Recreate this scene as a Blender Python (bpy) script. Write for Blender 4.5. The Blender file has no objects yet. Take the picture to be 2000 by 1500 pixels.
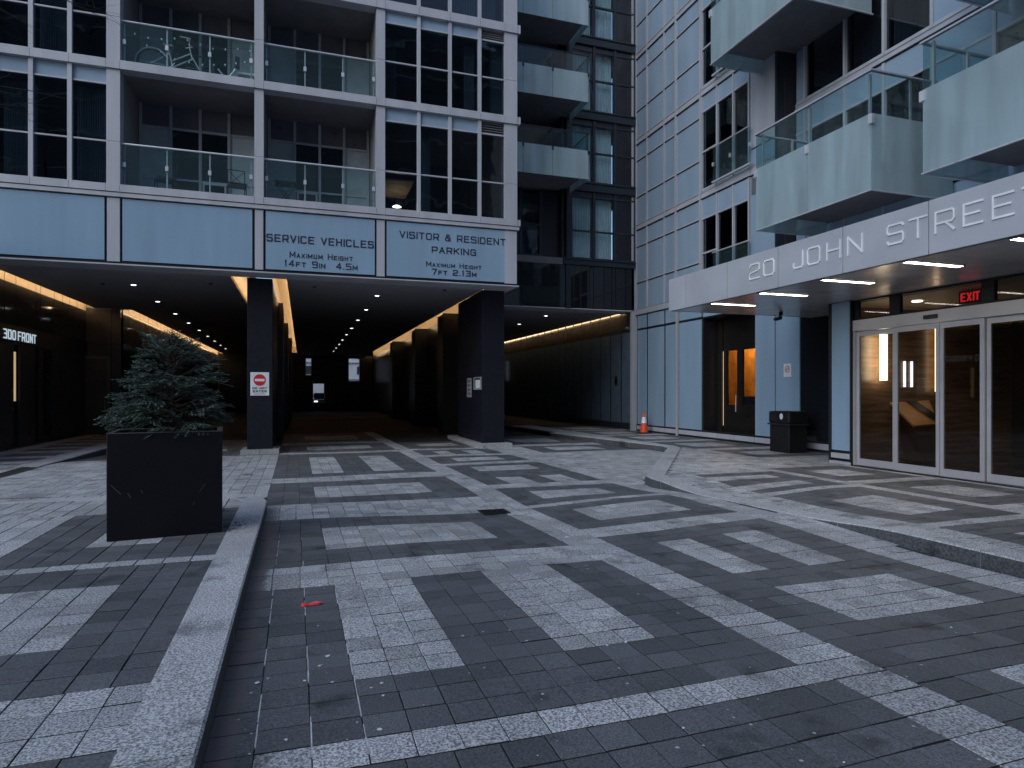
import bpy, math, random
from math import sin, cos, radians, pi, atan, sqrt, exp
from mathutils import Vector, Matrix
R = random.Random(7)
sc = bpy.context.scene
COL = sc.collection
# ------------------------------------------------------------------ camera
YAW = math.atan(410 / 1240)
cam = bpy.data.cameras.new('camera'); camo = bpy.data.objects.new('camera', cam); COL.objects.link(camo)
camo.location = (0, 0, 1.6); camo.rotation_euler = (radians(90), 0, -YAW)
cam.sensor_width = 36; cam.lens = 1240 / 2000 * 36; cam.shift_y = 0.0075
cam.clip_start = 0.05; cam.clip_end = 600
sc.camera = camo
# ------------------------------------------------------------------ sky, sun, exposure
SUN_EL, SUN_AZ = radians(38), radians(232)
w = bpy.data.worlds.new('World'); sc.world = w; w.use_nodes = True
nt = w.node_tree; nt.nodes.clear()
sky = nt.nodes.new('ShaderNodeTexSky'); sky.sky_type = 'NISHITA'; sky.sun_disc = False
sky.sun_elevation = SUN_EL; sky.sun_rotation = SUN_AZ; sky.dust_density = 1.0; sky.ozone_density = 3.0; sky.air_density = 1.0
bg = nt.nodes.new('ShaderNodeBackground'); bg.inputs[1].default_value = 0.13
wo = nt.nodes.new('ShaderNodeOutputWorld')
nt.links.new(sky.outputs[0], bg.inputs[0]); nt.links.new(bg.outputs[0], wo.inputs[0])
sl = bpy.data.lights.new('sun', 'SUN'); sl.energy = 0.9; sl.angle = radians(60); sl.color = (0.95, 1.0, 0.97)
so = bpy.data.objects.new('sun', sl); COL.objects.link(so)
sdir = Vector((sin(SUN_AZ) * cos(SUN_EL), cos(SUN_AZ) * cos(SUN_EL), sin(SUN_EL)))
so.rotation_euler = sdir.to_track_quat('Z', 'Y').to_euler(); so.location = (0, -5, 30)
sc.view_settings.view_transform = 'Standard'; sc.view_settings.look = 'None'
sc.view_settings.gamma = 1.0; sc.view_settings.use_curve_mapping = False
sc.view_settings.exposure = 0.5
sc.cycles.use_denoising = True
sc.cycles.max_bounces = 8; sc.cycles.transparent_max_bounces = 16
sc.cycles.sample_clamp_indirect = 4.0

# ------------------------------------------------------------------ helpers
def tag(o, label=None, cat=None, group=None, kind=None):
    if label: o['label'] = label
    if cat: o['category'] = cat
    if group: o['group'] = group
    if kind: o['kind'] = kind
    return o
def empty(name, loc, label, cat, group=None, rz=0):
    o = bpy.data.objects.new(name, None); COL.objects.link(o); o.location = loc; o.rotation_euler[2] = rz
    o.empty_display_size = 0.1
    return tag(o, label, cat, group)
class MB:
    def __init__(s): s.v = []; s.f = []; s.m = []; s.mi = 0
    def quad(s, a, b, c, d):
        n = len(s.v); s.v += [tuple(a), tuple(b), tuple(c), tuple(d)]; s.f.append((n, n+1, n+2, n+3)); s.m.append(s.mi); return s
    def poly(s, pts):
        n = len(s.v); s.v += [tuple(p) for p in pts]; s.f.append(tuple(range(n, n+len(pts)))); s.m.append(s.mi); return s
    def box(s, x0, x1, y0, y1, z0, z1, M=None):
        if x0 > x1: x0, x1 = x1, x0
        if y0 > y1: y0, y1 = y1, y0
        if z0 > z1: z0, z1 = z1, z0
        n = len(s.v)
        p = [(x0,y0,z0),(x1,y0,z0),(x1,y1,z0),(x0,y1,z0),(x0,y0,z1),(x1,y0,z1),(x1,y1,z1),(x0,y1,z1)]
        if M: p = [tuple(M @ Vector(q)) for q in p]
        s.v += p
        s.f += [(n,n+3,n+2,n+1),(n+4,n+5,n+6,n+7),(n,n+1,n+5,n+4),(n+1,n+2,n+6,n+5),(n+2,n+3,n+7,n+6),(n+3,n,n+4,n+7)]
        s.m += [s.mi]*6; return s
    def tube(s, pts, r, k=6, r2=None, cap=True):
        pts = [Vector(p) for p in pts]; N = len(pts); n0 = len(s.v)
        for i, p in enumerate(pts):
            d = (pts[min(i+1, N-1)] - pts[max(i-1, 0)])
            if d.length < 1e-9: d = Vector((0,0,1))
            d.normalize()
            u = d.orthogonal().normalized() if i == 0 else (u - d*u.dot(d)).normalized()
            w_ = d.cross(u); rr = r if r2 is None else r + (r2-r)*i/max(1, N-1)
            for j in range(k):
                a = 2*pi*j/k; s.v.append(tuple(p + (u*cos(a) + w_*sin(a))*rr))
        for i in range(N-1):
            for j in range(k):
                a = n0+i*k+j; b = n0+i*k+(j+1) % k
                s.f.append((a, b, b+k, a+k)); s.m.append(s.mi)
        if cap:
            s.f.append(tuple(n0+j for j in reversed(range(k)))); s.m.append(s.mi)
            s.f.append(tuple(n0+(N-1)*k+j for j in range(k))); s.m.append(s.mi)
        return s
    def lathe(s, prof, c, k=20):
        n0 = len(s.v)
        for (r, z) in prof:
            for j in range(k):
                a = 2*pi*j/k; s.v.append((c[0]+r*cos(a), c[1]+r*sin(a), c[2]+z))
        for i in range(len(prof)-1):
            for j in range(k):
                a = n0+i*k+j; b = n0+i*k+(j+1) % k
                s.f.append((a, b, b+k, a+k)); s.m.append(s.mi)
        return s
    def mesh(s, name, mats, smooth=False):
        me = bpy.data.meshes.new(name); me.from_pydata(s.v, [], s.f)
        if not isinstance(mats, (list, tuple)): mats = [mats]
        for m in mats: me.materials.append(m)
        if len(mats) > 1: me.polygons.foreach_set('material_index', s.m)
        if smooth: me.polygons.foreach_set('use_smooth', [True]*len(me.polygons))
        me.update(); return me
    def build(s, name, mats, parent=None, smooth=False, bevel=0):
        o = bpy.data.objects.new(name, s.mesh(name, mats, smooth)); COL.objects.link(o)
        if parent is not None:
            o.parent = parent
            # meshes are written in world coordinates: cancel the parent's own placement
            pm = Matrix.Identity(4); q = parent
            chain = []
            while q is not None: chain.append(q); q = q.parent
            for q in reversed(chain):
                pm = pm @ q.matrix_parent_inverse @ Matrix.LocRotScale(q.location, q.rotation_euler, q.scale)
            o.matrix_parent_inverse = pm.inverted()
        if bevel:
            b = o.modifiers.new('bevel', 'BEVEL'); b.width = bevel; b.segments = 2; b.limit_method = 'ANGLE'
        return o
def box(name, m, parent, x0, x1, y0, y1, z0, z1, bevel=0):
    return MB().box(x0, x1, y0, y1, z0, z1).build(name, m, parent, bevel=bevel)
def sstep(a, b, x):
    t = min(1, max(0, (x-a)/(b-a))); return t*t*(3-2*t)

# ------------------------------------------------------------------ materials
def newmat(name):
    m = bpy.data.materials.new(name); m.use_nodes = True
    return m, m.node_tree, m.node_tree.nodes['Principled BSDF']
def pbr(name, col, rough=0.5, metal=0.0, spec=0.5, var=0.12, vscale=3.0, bump=0.0, bscale=60, coat=0, streak=False, rvar=0.1):
    m, t, b = newmat(name); N = t.nodes; L = t.links
    b.inputs['Roughness'].default_value = rough; b.inputs['Metallic'].default_value = metal
    b.inputs['Specular IOR Level'].default_value = spec
    b.inputs['Coat Weight'].default_value = coat; b.inputs['Coat Roughness'].default_value = 0.04
    g = N.new('ShaderNodeNewGeometry'); mp = N.new('ShaderNodeMapping'); L.new(g.outputs['Position'], mp.inputs['Vector'])
    if streak: mp.inputs['Scale'].default_value = (1, 1, 0.12)
    n = N.new('ShaderNodeTexNoise'); n.inputs['Scale'].default_value = vscale; n.inputs['Detail'].default_value = 5
    L.new(mp.outputs[0], n.inputs['Vector'])
    r = N.new('ShaderNodeMapRange'); r.inputs['From Min'].default_value = 0.3; r.inputs['From Max'].default_value = 0.7
    r.inputs['To Min'].default_value = 1-var; r.inputs['To Max'].default_value = 1+var; L.new(n.outputs['Fac'], r.inputs['Value'])
    mx = N.new('ShaderNodeVectorMath'); mx.operation = 'SCALE'; mx.inputs[0].default_value = col[:3]
    L.new(r.outputs[0], mx.inputs['Scale']); L.new(mx.outputs[0], b.inputs['Base Color'])
    r2 = N.new('ShaderNodeMapRange'); r2.inputs['From Min'].default_value = 0.3; r2.inputs['From Max'].default_value = 0.7
    r2.inputs['To Min'].default_value = max(0.01, rough*(1-rvar)); r2.inputs['To Max'].default_value = min(1, rough*(1+rvar))
    L.new(n.outputs['Fac'], r2.inputs['Value']); L.new(r2.outputs[0], b.inputs['Roughness'])
    if bump:
        n2 = N.new('ShaderNodeTexNoise'); n2.inputs['Scale'].default_value = bscale; n2.inputs['Detail'].default_value = 4
        L.new(g.outputs['Position'], n2.inputs['Vector'])
        bp = N.new('ShaderNodeBump'); bp.inputs['Strength'].default_value = bump; bp.inputs['Distance'].default_value = 0.01
        L.new(n2.outputs['Fac'], bp.inputs['Height']); L.new(bp.outputs[0], b.inputs['Normal'])
    return m
def emit(name, col, s):
    m, t, b = newmat(name); b.inputs['Base Color'].default_value = (*col, 1)
    b.inputs['Emission Color'].default_value = (*col, 1); b.inputs['Emission Strength'].default_value = s; return m
def glass(name, tint=(0.55, 0.62, 0.66), rough=0.02, ior=1.45, body=None, bodyfac=0.0, wav=0.0):
    """thin pane: mirror reflection by Fresnel over a tinted see-through body"""
    m, t, b = newmat(name); N = t.nodes; L = t.links; N.remove(b)
    out = N['Material Output']
    tr = N.new('ShaderNodeBsdfTransparent'); tr.inputs[0].default_value = (*tint, 1)
    gl = N.new('ShaderNodeBsdfGlossy'); gl.inputs['Roughness'].default_value = rough
    fr = N.new('ShaderNodeFresnel'); fr.inputs['IOR'].default_value = ior
    mix = N.new('ShaderNodeMixShader')
    base = tr.outputs[0]
    g = N.new('ShaderNodeNewGeometry')
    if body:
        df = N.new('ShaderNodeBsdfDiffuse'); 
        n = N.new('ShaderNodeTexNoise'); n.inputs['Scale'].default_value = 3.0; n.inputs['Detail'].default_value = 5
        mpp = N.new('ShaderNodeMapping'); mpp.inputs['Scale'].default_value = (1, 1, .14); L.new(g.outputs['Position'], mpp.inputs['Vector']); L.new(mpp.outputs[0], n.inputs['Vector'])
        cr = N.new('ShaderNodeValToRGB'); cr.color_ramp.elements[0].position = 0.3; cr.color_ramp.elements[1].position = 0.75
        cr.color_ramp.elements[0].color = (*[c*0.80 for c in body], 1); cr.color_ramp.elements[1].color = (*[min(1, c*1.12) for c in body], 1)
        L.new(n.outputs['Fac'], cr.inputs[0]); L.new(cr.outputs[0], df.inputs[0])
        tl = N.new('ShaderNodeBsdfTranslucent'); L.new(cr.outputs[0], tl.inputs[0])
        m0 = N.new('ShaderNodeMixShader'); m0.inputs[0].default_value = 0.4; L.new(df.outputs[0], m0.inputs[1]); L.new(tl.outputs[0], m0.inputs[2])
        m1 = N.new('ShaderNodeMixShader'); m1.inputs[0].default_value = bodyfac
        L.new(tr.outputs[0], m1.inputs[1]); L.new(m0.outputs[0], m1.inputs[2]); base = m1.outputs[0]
    if wav:
        n3 = N.new('ShaderNodeTexNoise'); n3.inputs['Scale'].default_value = 0.8
        L.new(g.outputs['Position'], n3.inputs['Vector'])
        bp = N.new('ShaderNodeBump'); bp.inputs['Strength'].default_value = wav; bp.inputs['Distance'].default_value = 0.02
        L.new(n3.outputs['Fac'], bp.inputs['Height']); L.new(bp.outputs[0], gl.inputs['Normal'])
    inv = N.new('ShaderNodeMath'); inv.operation = 'SUBTRACT'; inv.inputs[0].default_value = 1.0; L.new(g.outputs['Backfacing'], inv.inputs[1])
    ff = N.new('ShaderNodeMath'); ff.operation = 'MULTIPLY'; L.new(fr.outputs[0], ff.inputs[0]); L.new(inv.outputs[0], ff.inputs[1])
    L.new(ff.outputs[0], mix.inputs[0]); L.new(base, mix.inputs[1]); L.new(gl.outputs[0], mix.inputs[2]); L.new(mix.outputs[0], out.inputs[0])
    return m
def paver(name, lo, hi, sc_, contrast, dirt=False, bump=0.25):
    m, t, b = newmat(name); N = t.nodes; L = t.links
    g = N.new('ShaderNodeNewGeometry')
    at = N.new('ShaderNodeAttribute'); at.attribute_name = 'tint'
    n = N.new('ShaderNodeTexNoise'); n.inputs['Scale'].default_value = sc_; n.inputs['Detail'].default_value = 2; n.inputs['Roughness'].default_value = 0.7
    L.new(g.outputs['Position'], n.inputs['Vector'])
    cr = N.new('ShaderNodeValToRGB'); e = cr.color_ramp.elements
    e[0].position = 0.5-contrast; e[0].color = (*lo, 1); e[1].position = 0.5+contrast; e[1].color = (*hi, 1)
    L.new(n.outputs['Fac'], cr.inputs[0])
    # per-stone tone
    mr = N.new('ShaderNodeMapRange'); mr.inputs['To Min'].default_value = 0.80; mr.inputs['To Max'].default_value = 1.2
    L.new(at.outputs['Fac'], mr.inputs['Value'])
    # broad soiling
    n2 = N.new('ShaderNodeTexNoise'); n2.inputs['Scale'].default_value = 0.9; n2.inputs['Detail'].default_value = 6; n2.inputs['Roughness'].default_value = 0.65
    L.new(g.outputs['Position'], n2.inputs['Vector'])
    m2 = N.new('ShaderNodeMapRange'); m2.inputs['From Min'].default_value = 0.3; m2.inputs['From Max'].default_value = 0.7
    m2.inputs['To Min'].default_value = 0.78; m2.inputs['To Max'].default_value = 1.12; L.new(n2.outputs['Fac'], m2.inputs['Value'])
    mu = N.new('ShaderNodeMath'); mu.operation = 'MULTIPLY'; L.new(mr.outputs[0], mu.inputs[0]); L.new(m2.outputs[0], mu.inputs[1])
    # dark drip and oil spots, pale gum marks
    vo = N.new('ShaderNodeTexNoise'); vo.inputs['Scale'].default_value = 2.3; vo.inputs['Detail'].default_value = 3; L.new(g.outputs['Position'], vo.inputs['Vector'])
    m3 = N.new('ShaderNodeMapRange'); m3.inputs['From Min'].default_value = 0.61; m3.inputs['From Max'].default_value = 0.70
    m3.inputs['To Min'].default_value = 1.0; m3.inputs['To Max'].default_value = 0.52; L.new(vo.outputs['Fac'], m3.inputs['Value'])
    mu2 = N.new('ShaderNodeMath'); mu2.operation = 'MULTIPLY'; L.new(mu.outputs[0], mu2.inputs[0]); L.new(m3.outputs[0], mu2.inputs[1])
    sc2 = N.new('ShaderNodeVectorMath'); sc2.operation = 'SCALE'; L.new(cr.outputs[0], sc2.inputs[0]); L.new(mu2.outputs[0], sc2.inputs['Scale'])
    colout = sc2.outputs[0]
    if dirt:   # brown silt lying in the gutter beside the left kerb
        sx = N.new('ShaderNodeSeparateXYZ'); L.new(g.outputs['Position'], sx.inputs[0])
        nn = N.new('ShaderNodeTexNoise'); nn.inputs['Scale'].default_value = 6; nn.inputs['Detail'].default_value = 5; L.new(g.outputs['Position'], nn.inputs['Vector'])
        ad = N.new('ShaderNodeMath'); ad.operation = 'MULTIPLY_ADD'; L.new(nn.outputs['Fac'], ad.inputs[0]); ad.inputs[1].default_value = -0.16; L.new(sx.outputs[0], ad.inputs[2])
        mk = N.new('ShaderNodeMapRange'); mk.inputs['From Min'].default_value = -0.395; mk.inputs['From Max'].default_value = -0.345
        mk.inputs['To Min'].default_value = 0.85; mk.inputs['To Max'].default_value = 0.0; L.new(ad.outputs[0], mk.inputs['Value'])
        mk2 = N.new('ShaderNodeMapRange'); mk2.inputs['From Min'].default_value = 8.0; mk2.inputs['From Max'].default_value = 9.5
        mk2.inputs['To Min'].default_value = 1.0; mk2.inputs['To Max'].default_value = 0.0; L.new(sx.outputs[1], mk2.inputs['Value'])
        mm0 = N.new('ShaderNodeMath'); mm0.operation = 'MULTIPLY'; L.new(mk.outputs[0], mm0.inputs[0]); L.new(mk2.outputs[0], mm0.inputs[1])
        gt = N.new('ShaderNodeMath'); gt.operation = 'GREATER_THAN'; gt.inputs[1].default_value = -0.6; L.new(sx.outputs[0], gt.inputs[0])
        mm = N.new('ShaderNodeMath'); mm.operation = 'MULTIPLY'; L.new(mm0.outputs[0], mm.inputs[0]); L.new(gt.outputs[0], mm.inputs[1])
        mx = N.new('ShaderNodeMix'); mx.data_type = 'RGBA'; L.new(mm.outputs[0], mx.inputs['Factor'])
        L.new(colout, mx.inputs['A']); mx.inputs['B'].default_value = (0.135, 0.115, 0.11, 1); colout = mx.outputs['Result']
    L.new(colout, b.inputs['Base Color'])
    b.inputs['Roughness'].default_value = 0.62; b.inputs['Specular IOR Level'].default_value = 0.35
    bp = N.new('ShaderNodeBump'); bp.inputs['Strength'].default_value = bump; bp.inputs['Distance'].default_value = 0.004
    L.new(n.outputs['Fac'], bp.inputs['Height']); L.new(bp.outputs[0], b.inputs['Normal'])
    return m

LIGHT = paver('light_granite', (0.12, 0.125, 0.135), (0.60, 0.61, 0.63), 80, 0.13, dirt=True)
DARK = paver('dark_granite', (0.048, 0.051, 0.056), (0.155, 0.162, 0.175), 90, 0.2, dirt=True)
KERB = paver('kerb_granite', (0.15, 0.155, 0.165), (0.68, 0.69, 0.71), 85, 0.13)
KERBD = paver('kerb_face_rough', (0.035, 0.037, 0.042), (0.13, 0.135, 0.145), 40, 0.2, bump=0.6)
BED = pbr('joint_sand', (0.022, 0.022, 0.024), 0.9, bump=0.3)
GROUT = pbr('pale_grout', (0.42, 0.43, 0.45), 0.85, var=0.35, vscale=14)
FRAME = pbr('painted_aluminium_grey', (0.40, 0.41, 0.46), 0.42, 0.0, 0.5, var=0.11, vscale=2.6, streak=True)
FRAMED = pbr('dark_aluminium', (0.020, 0.027, 0.038), 0.35, 0.0, 0.5)
SPAN = pbr('back_painted_glass_blue', (0.27, 0.36, 0.47), 0.10, 0, 0.45, var=0.10, vscale=1.1, streak=True)
SIGNP = pbr('sign_glass_blue', (0.245, 0.355, 0.48), 0.16, 0, 0.4, var=0.09, vscale=1.6, streak=True)
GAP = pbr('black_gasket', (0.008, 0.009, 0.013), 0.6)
SOFF = pbr('soffit_grey', (0.55, 0.55, 0.58), 0.6)
SOFFD = pbr('soffit_charcoal', (0.38, 0.38, 0.41), 0.7)
BALSOF = pbr('balcony_concrete', (0.17, 0.165, 0.18), 0.85, var=0.15)
PILL = pbr('pillar_black_stone', (0.009, 0.010, 0.018), 0.5, spec=.25, var=0.25, vscale=8)
BLK = pbr('tunnel_black_panel', (0.010, 0.010, 0.011), 0.35)
DARKGL = pbr('black_wall_glass', (0.012, 0.014, 0.018), 0.05, 0, 0.6)
WARMGL = pbr('bronze_wall_glass', (0.036, 0.030, 0.024), 0.07, 0, 0.7)
WOOD = pbr('beige_cove_lining', (0.46, 0.38, 0.28), 0.6, var=0.10, vscale=5)
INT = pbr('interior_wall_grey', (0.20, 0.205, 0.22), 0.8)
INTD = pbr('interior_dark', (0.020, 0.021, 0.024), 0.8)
CURT = pbr('curtain_grey', (0.32, 0.36, 0.41), 0.9, var=0.1)
CURTB = pbr('curtain_pale_blue', (0.70, 0.78, 0.82), 0.9, var=0.1)
WGL = glass('window_glass', (0.50, 0.56, 0.60), ior=1.65, wav=0.5)
CGL = glass('clear_window_glass', (0.80, 0.86, 0.88), ior=1.5, wav=0.4)
BGL = glass('balustrade_glass', (0.80, 0.89, 0.90), ior=1.5, body=(.34, .50, .55), bodyfac=.05)
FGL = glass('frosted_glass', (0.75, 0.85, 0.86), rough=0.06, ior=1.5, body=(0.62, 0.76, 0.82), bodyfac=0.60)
FGLC = glass('frosted_glass_pale', (0.75, 0.85, 0.86), rough=0.06, ior=1.5, body=(0.66, 0.80, 0.85), bodyfac=0.85)
DGL = glass('door_glass', (0.78, 0.78, 0.78), ior=1.48)
ALU = pbr('brushed_aluminium', (0.50, 0.50, 0.54), 0.35, 0.35, 0.5, var=0.05)
STEEL = pbr('clamp_steel', (0.62, 0.64, 0.68), 0.3, 0.4)
CANOPY = pbr('canopy_grey_metal', (0.42, 0.44, 0.49), 0.5, 0.1, 0.5, var=0.07, vscale=1.5)
CANSOF = pbr('canopy_soffit_metal', (0.55, 0.52, 0.52), 0.24, 0.25, 0.5, var=0.06)
LETW = pbr('white_letter', (0.78, 0.81, 0.84), 0.35)
INK = pbr('dark_lettering', (0.012, 0.016, 0.035), 0.5)
LEDW = emit('linear_lamp_white', (1.0, 0.90, 0.76), 14)
LEDC = emit('cove_led_warm', (1.0, 0.72, 0.42), 11)
DOWN = emit('downlight_lens', (0.95, 0.97, 1.0), 5)
WHITE = pbr('white_sign', (0.72, 0.76, 0.80), 0.4)
RED = pbr('red_print', (0.62, 0.02, 0.035), 0.4)
BLACKM = pbr('black_metal', (0.015, 0.015, 0.018), 0.4)
PLANT = pbr('planter_black_fibreglass', (0.004, 0.005, 0.0085), 0.5, spec=0.22, var=0.06, vscale=3, rvar=0.06)
BIN = pbr('bin_black_plastic', (0.004, 0.004, 0.006), 0.6)
LINER = pbr('planter_soil', (0.03, 0.024, 0.02), 0.95)

# ------------------------------------------------------------------ lettering: stroke alphabet
o_ = [[(.14,0),(0,.14),(0,.86),(.14,1),(.86,1),(1,.86),(1,.14),(.86,0),(.14,0)]]
G = {'S':[[(1,.88),(.9,1),(.1,1),(0,.88),(0,.62),(.1,.53),(.9,.53),(1,.42),(1,.12),(.9,0),(.1,0),(0,.12)]],
 'E':[[(1,1),(0,1),(0,0),(1,0)],[(0,.52),(.85,.52)]], 'R':[[(0,0),(0,1),(.88,1),(1,.9),(1,.55),(.88,.43),(0,.43)],[(.55,.43),(1,0)]],
 'V':[[(0,1),(.5,0),(1,1)]], 'I':[[(.5,0),(.5,1)]], 'C':[[(1,.86),(.86,1),(.14,1),(0,.86),(0,.14),(.14,0),(.86,0),(1,.14)]],
 'H':[[(0,0),(0,1)],[(1,0),(1,1)],[(0,.52),(1,.52)]], 'L':[[(0,1),(0,0),(1,0)]], 'M':[[(0,0),(0,1),(.5,.25),(1,1),(1,0)]],
 'A':[[(0,0),(.5,1),(1,0)],[(.18,.33),(.82,.33)]], 'X':[[(0,0),(1,1)],[(0,1),(1,0)]], 'U':[[(0,1),(0,.14),(.14,0),(.86,0),(1,.14),(1,1)]],
 'G':[[(1,.86),(.86,1),(.14,1),(0,.86),(0,.14),(.14,0),(1,0),(1,.5),(.55,.5)]], 'T':[[(0,1),(1,1)],[(.5,1),(.5,0)]],
 'O':o_, '0':o_, 'D':[[(0,0),(0,1),(.84,1),(1,.84),(1,.16),(.84,0),(0,0)]], 'P':[[(0,0),(0,1),(.88,1),(1,.9),(1,.52),(.88,.4),(0,.4)]],
 'K':[[(0,0),(0,1)],[(1,1),(0,.42)],[(.28,.58),(1,0)]], 'N':[[(0,0),(0,1),(1,0),(1,1)]], 'F':[[(0,0),(0,1),(1,1)],[(0,.52),(.85,.52)]],
 'J':[[(1,1),(1,.1),(.9,0),(.1,0),(0,.1),(0,.3)]], '&':[[(1,.5),(.65,0),(.2,0),(0,.15),(0,.4),(.75,.75),(.7,1),(.25,1),(.15,.8),(1,0)]],
 '1':[[(.2,.85),(.5,1),(.5,0)]], '2':[[(0,.85),(.12,1),(.88,1),(1,.88),(1,.62),(.86,.52),(.14,.42),(0,.3),(0,0),(1,0)]],
 '3':[[(0,1),(1,1),(1,0),(0,0)],[(.3,.52),(1,.52)]], '4':[[(.75,0),(.75,1),(0,.28),(1,.28)]], '5':[[(1,1),(0,1),(0,.55),(.88,.55),(1,.45),(1,.12),(.88,0),(0,0)]],
 '7':[[(0,1),(1,1),(.4,0)]], '9':[[(1,.5),(.12,.5),(0,.6),(0,.9),(.12,1),(.88,1),(1,.9),(1,.1),(.88,0),(.05,0)]], '.':[[(.4,0),(.6,0)]]}
def strokes(mb, ch, place, x, y, w_, h, t, depth, k0=0):
    """place(u, v, n) -> world point; stroke ribbons with real depth"""
    if ch not in G: return
    k = k0
    for pl in G[ch]:
        P = [(x + (p[0])*(w_-t) + t/2, y + p[1]*(h-t) + t/2) for p in pl]
        for (a, b) in zip(P, P[1:]):
            dx, dy = b[0]-a[0], b[1]-a[1]; l = math.hypot(dx, dy) or 1e-6; dx /= l; dy /= l
            e = t/2*0.98; nx, ny = -dy*t/2, dx*t/2; dd = depth + 0.00025*k; k += 1
            q = [(a[0]-dx*e+nx, a[1]-dy*e+ny), (a[0]-dx*e-nx, a[1]-dy*e-ny), (b[0]+dx*e-nx, b[1]+dy*e-ny), (b[0]+dx*e+nx, b[1]+dy*e+ny)]
            n = len(mb.v)
            mb.v += [place(u, v, dd) for u, v in q] + [place(u, v, 0.0) for u, v in q]
            mb.f += [(n,n+1,n+2,n+3), (n,n+4,n+5,n+1), (n+1,n+5,n+6,n+2), (n+2,n+6,n+7,n+3), (n+3,n+7,n+4,n)]; mb.m += [mb.mi]*5
def textline(mb, s, place, x0, x1, z, h, t, depth=0.006, small=0.74, onword=None):
    """fit the string between x0 and x1; lower-case letters are set as small capitals"""
    adv = []; 
    for ch in s:
        k = small if ch.islower() else 1.0
        wd = {' ': .55, 'I': .12, 'i': .12*small, '.': .25, '1': .45, 'M': 1.15, 'm': 1.15*small}.get(ch, 0.95*k)
        adv.append((ch.upper(), wd, k))
    tot = sum(a[1] for a in adv) + 0.26*(len(adv)-1); sx = (x1-x0)/tot; u = x0
    for ch, wd, k in adv:
        if ch == ' ' and onword and mb.v: onword(mb); mb = MB()
        strokes(mb, ch, place, u, z, max(wd*sx, t), h*k, t*(0.9 if k < 1 else 1), depth); u += (wd+0.26)*sx
    if onword and mb.v: onword(mb)

# ------------------------------------------------------------------ ground heights
def warp(x, y): return x - 0.01*(y-3) - 0.004*x*(y-3)
def h_road(x, y):
    h = 0.055*sstep(3.0, 5.6, x)*sstep(4.6, 6.6, y)*(1-sstep(8.0, 9.6, y))
    h -= 0.045*exp(-((x-2.5)**2 + (y-8.4)**2)/2.2)
    h += 0.15*sstep(-1.6, -3.0, x)*(1-sstep(14.5, 18.5, y)) if y > 9.5 else 0
    h += 0.006*sin(x*1.7+y*0.9) + 0.004*sin(y*2.3-x)
    return h
def h_side(x, y):
    return 0.145 - 0.085*sstep(4.9, 6.5, y)*(1-sstep(8.1, 9.25, y))*(1-sstep(5.9, 7.8, x)) + 0.002*sin(x*2+y)
def h_left(x, y): return 0.15 + 0.003*sin(x*2.1-y*1.3)
KR = [(5.88, -4), (5.88, 6.2), (5.72, 7.6), (5.56, 8.8), (5.55, 9.35), (5.66, 9.75), (9.05, 14.45), (9.15, 14.9), (8.75, 18.0), (8.35, 21.0), (8.1, 26), (8.1, 54)]
def kerb_x(y):
    for (xa, ya), (xb, yb) in zip(KR, KR[1:]):
        if ya <= y <= yb: return xa + (xb-xa)*(y-ya)/(yb-ya)
    return 5.88
def inside_left(x, y):      # raised left pavement
    if y < 8.9: return x < -0.72
    if y < 10.2: return x < -0.72 - (1-sqrt(max(0, 1-((y-8.9)/1.35)**2)))*1.35 - 0.02
    return False
def inside_left_far(x, y): return x < -4.85 and y > 10.2
# ------------------------------------------------------------------ sheets under the stones
def sheet(name, xs, ys, hf, dz, m, cond=None, kind='structure'):
    mb = MB(); idx = {}
    for i, x in enumerate(xs):
        for j, y in enumerate(ys):
            idx[i, j] = len(mb.v); mb.v.append((x, y, hf(x, y)+dz))
    for i in range(len(xs)-1):
        for j in range(len(ys)-1):
            cx, cy = (xs[i]+xs[i+1])/2, (ys[j]+ys[j+1])/2
            if cond and not cond(cx, cy): continue
            mb.f.append((idx[i,j], idx[i+1,j], idx[i+1,j+1], idx[i,j+1])); mb.m.append(0)
    o = mb.build(name, m); o['kind'] = kind; return o
def rng(a, b, n): return [a+(b-a)*i/n for i in range(n+1)]
ASPH = pbr('dark_asphalt', (0.045, 0.045, 0.048), 0.9, bump=0.4, bscale=90)
g0 = MB().quad((-150,-120,-0.1), (150,-120,-0.1), (150,200,-0.1), (-150,200,-0.1)).build('ground', ASPH); g0['kind'] = 'structure'
TUNF = pbr('tunnel_floor_paving', (0.018, 0.018, 0.020), 0.75, bump=0.2, bscale=30)
driveway = sheet('driveway', rng(-5.6, 9.4, 60), rng(-2, 26, 112), h_road, -0.011, BED)
tf = MB().quad((-7.2,26,0), (9.4,26,0), (9.4,54,0), (-7.2,54,0)).build('tunnel_road', TUNF); tf['kind'] = 'structure'
right_pave = sheet('right_pavement', rng(5.4, 16, 53), rng(-2, 26, 112), h_side, -0.011, BED, cond=lambda x, y: x > kerb_x(y)+0.12)
left_pave = sheet('left_pavement', rng(-13, -0.5, 50), rng(-2, 26, 112), h_left, -0.011, BED,
                  cond=lambda x, y: (y < 10.2 and inside_left(x-0.12, y)) or (y >= 10.2 and x < -4.95))

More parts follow.
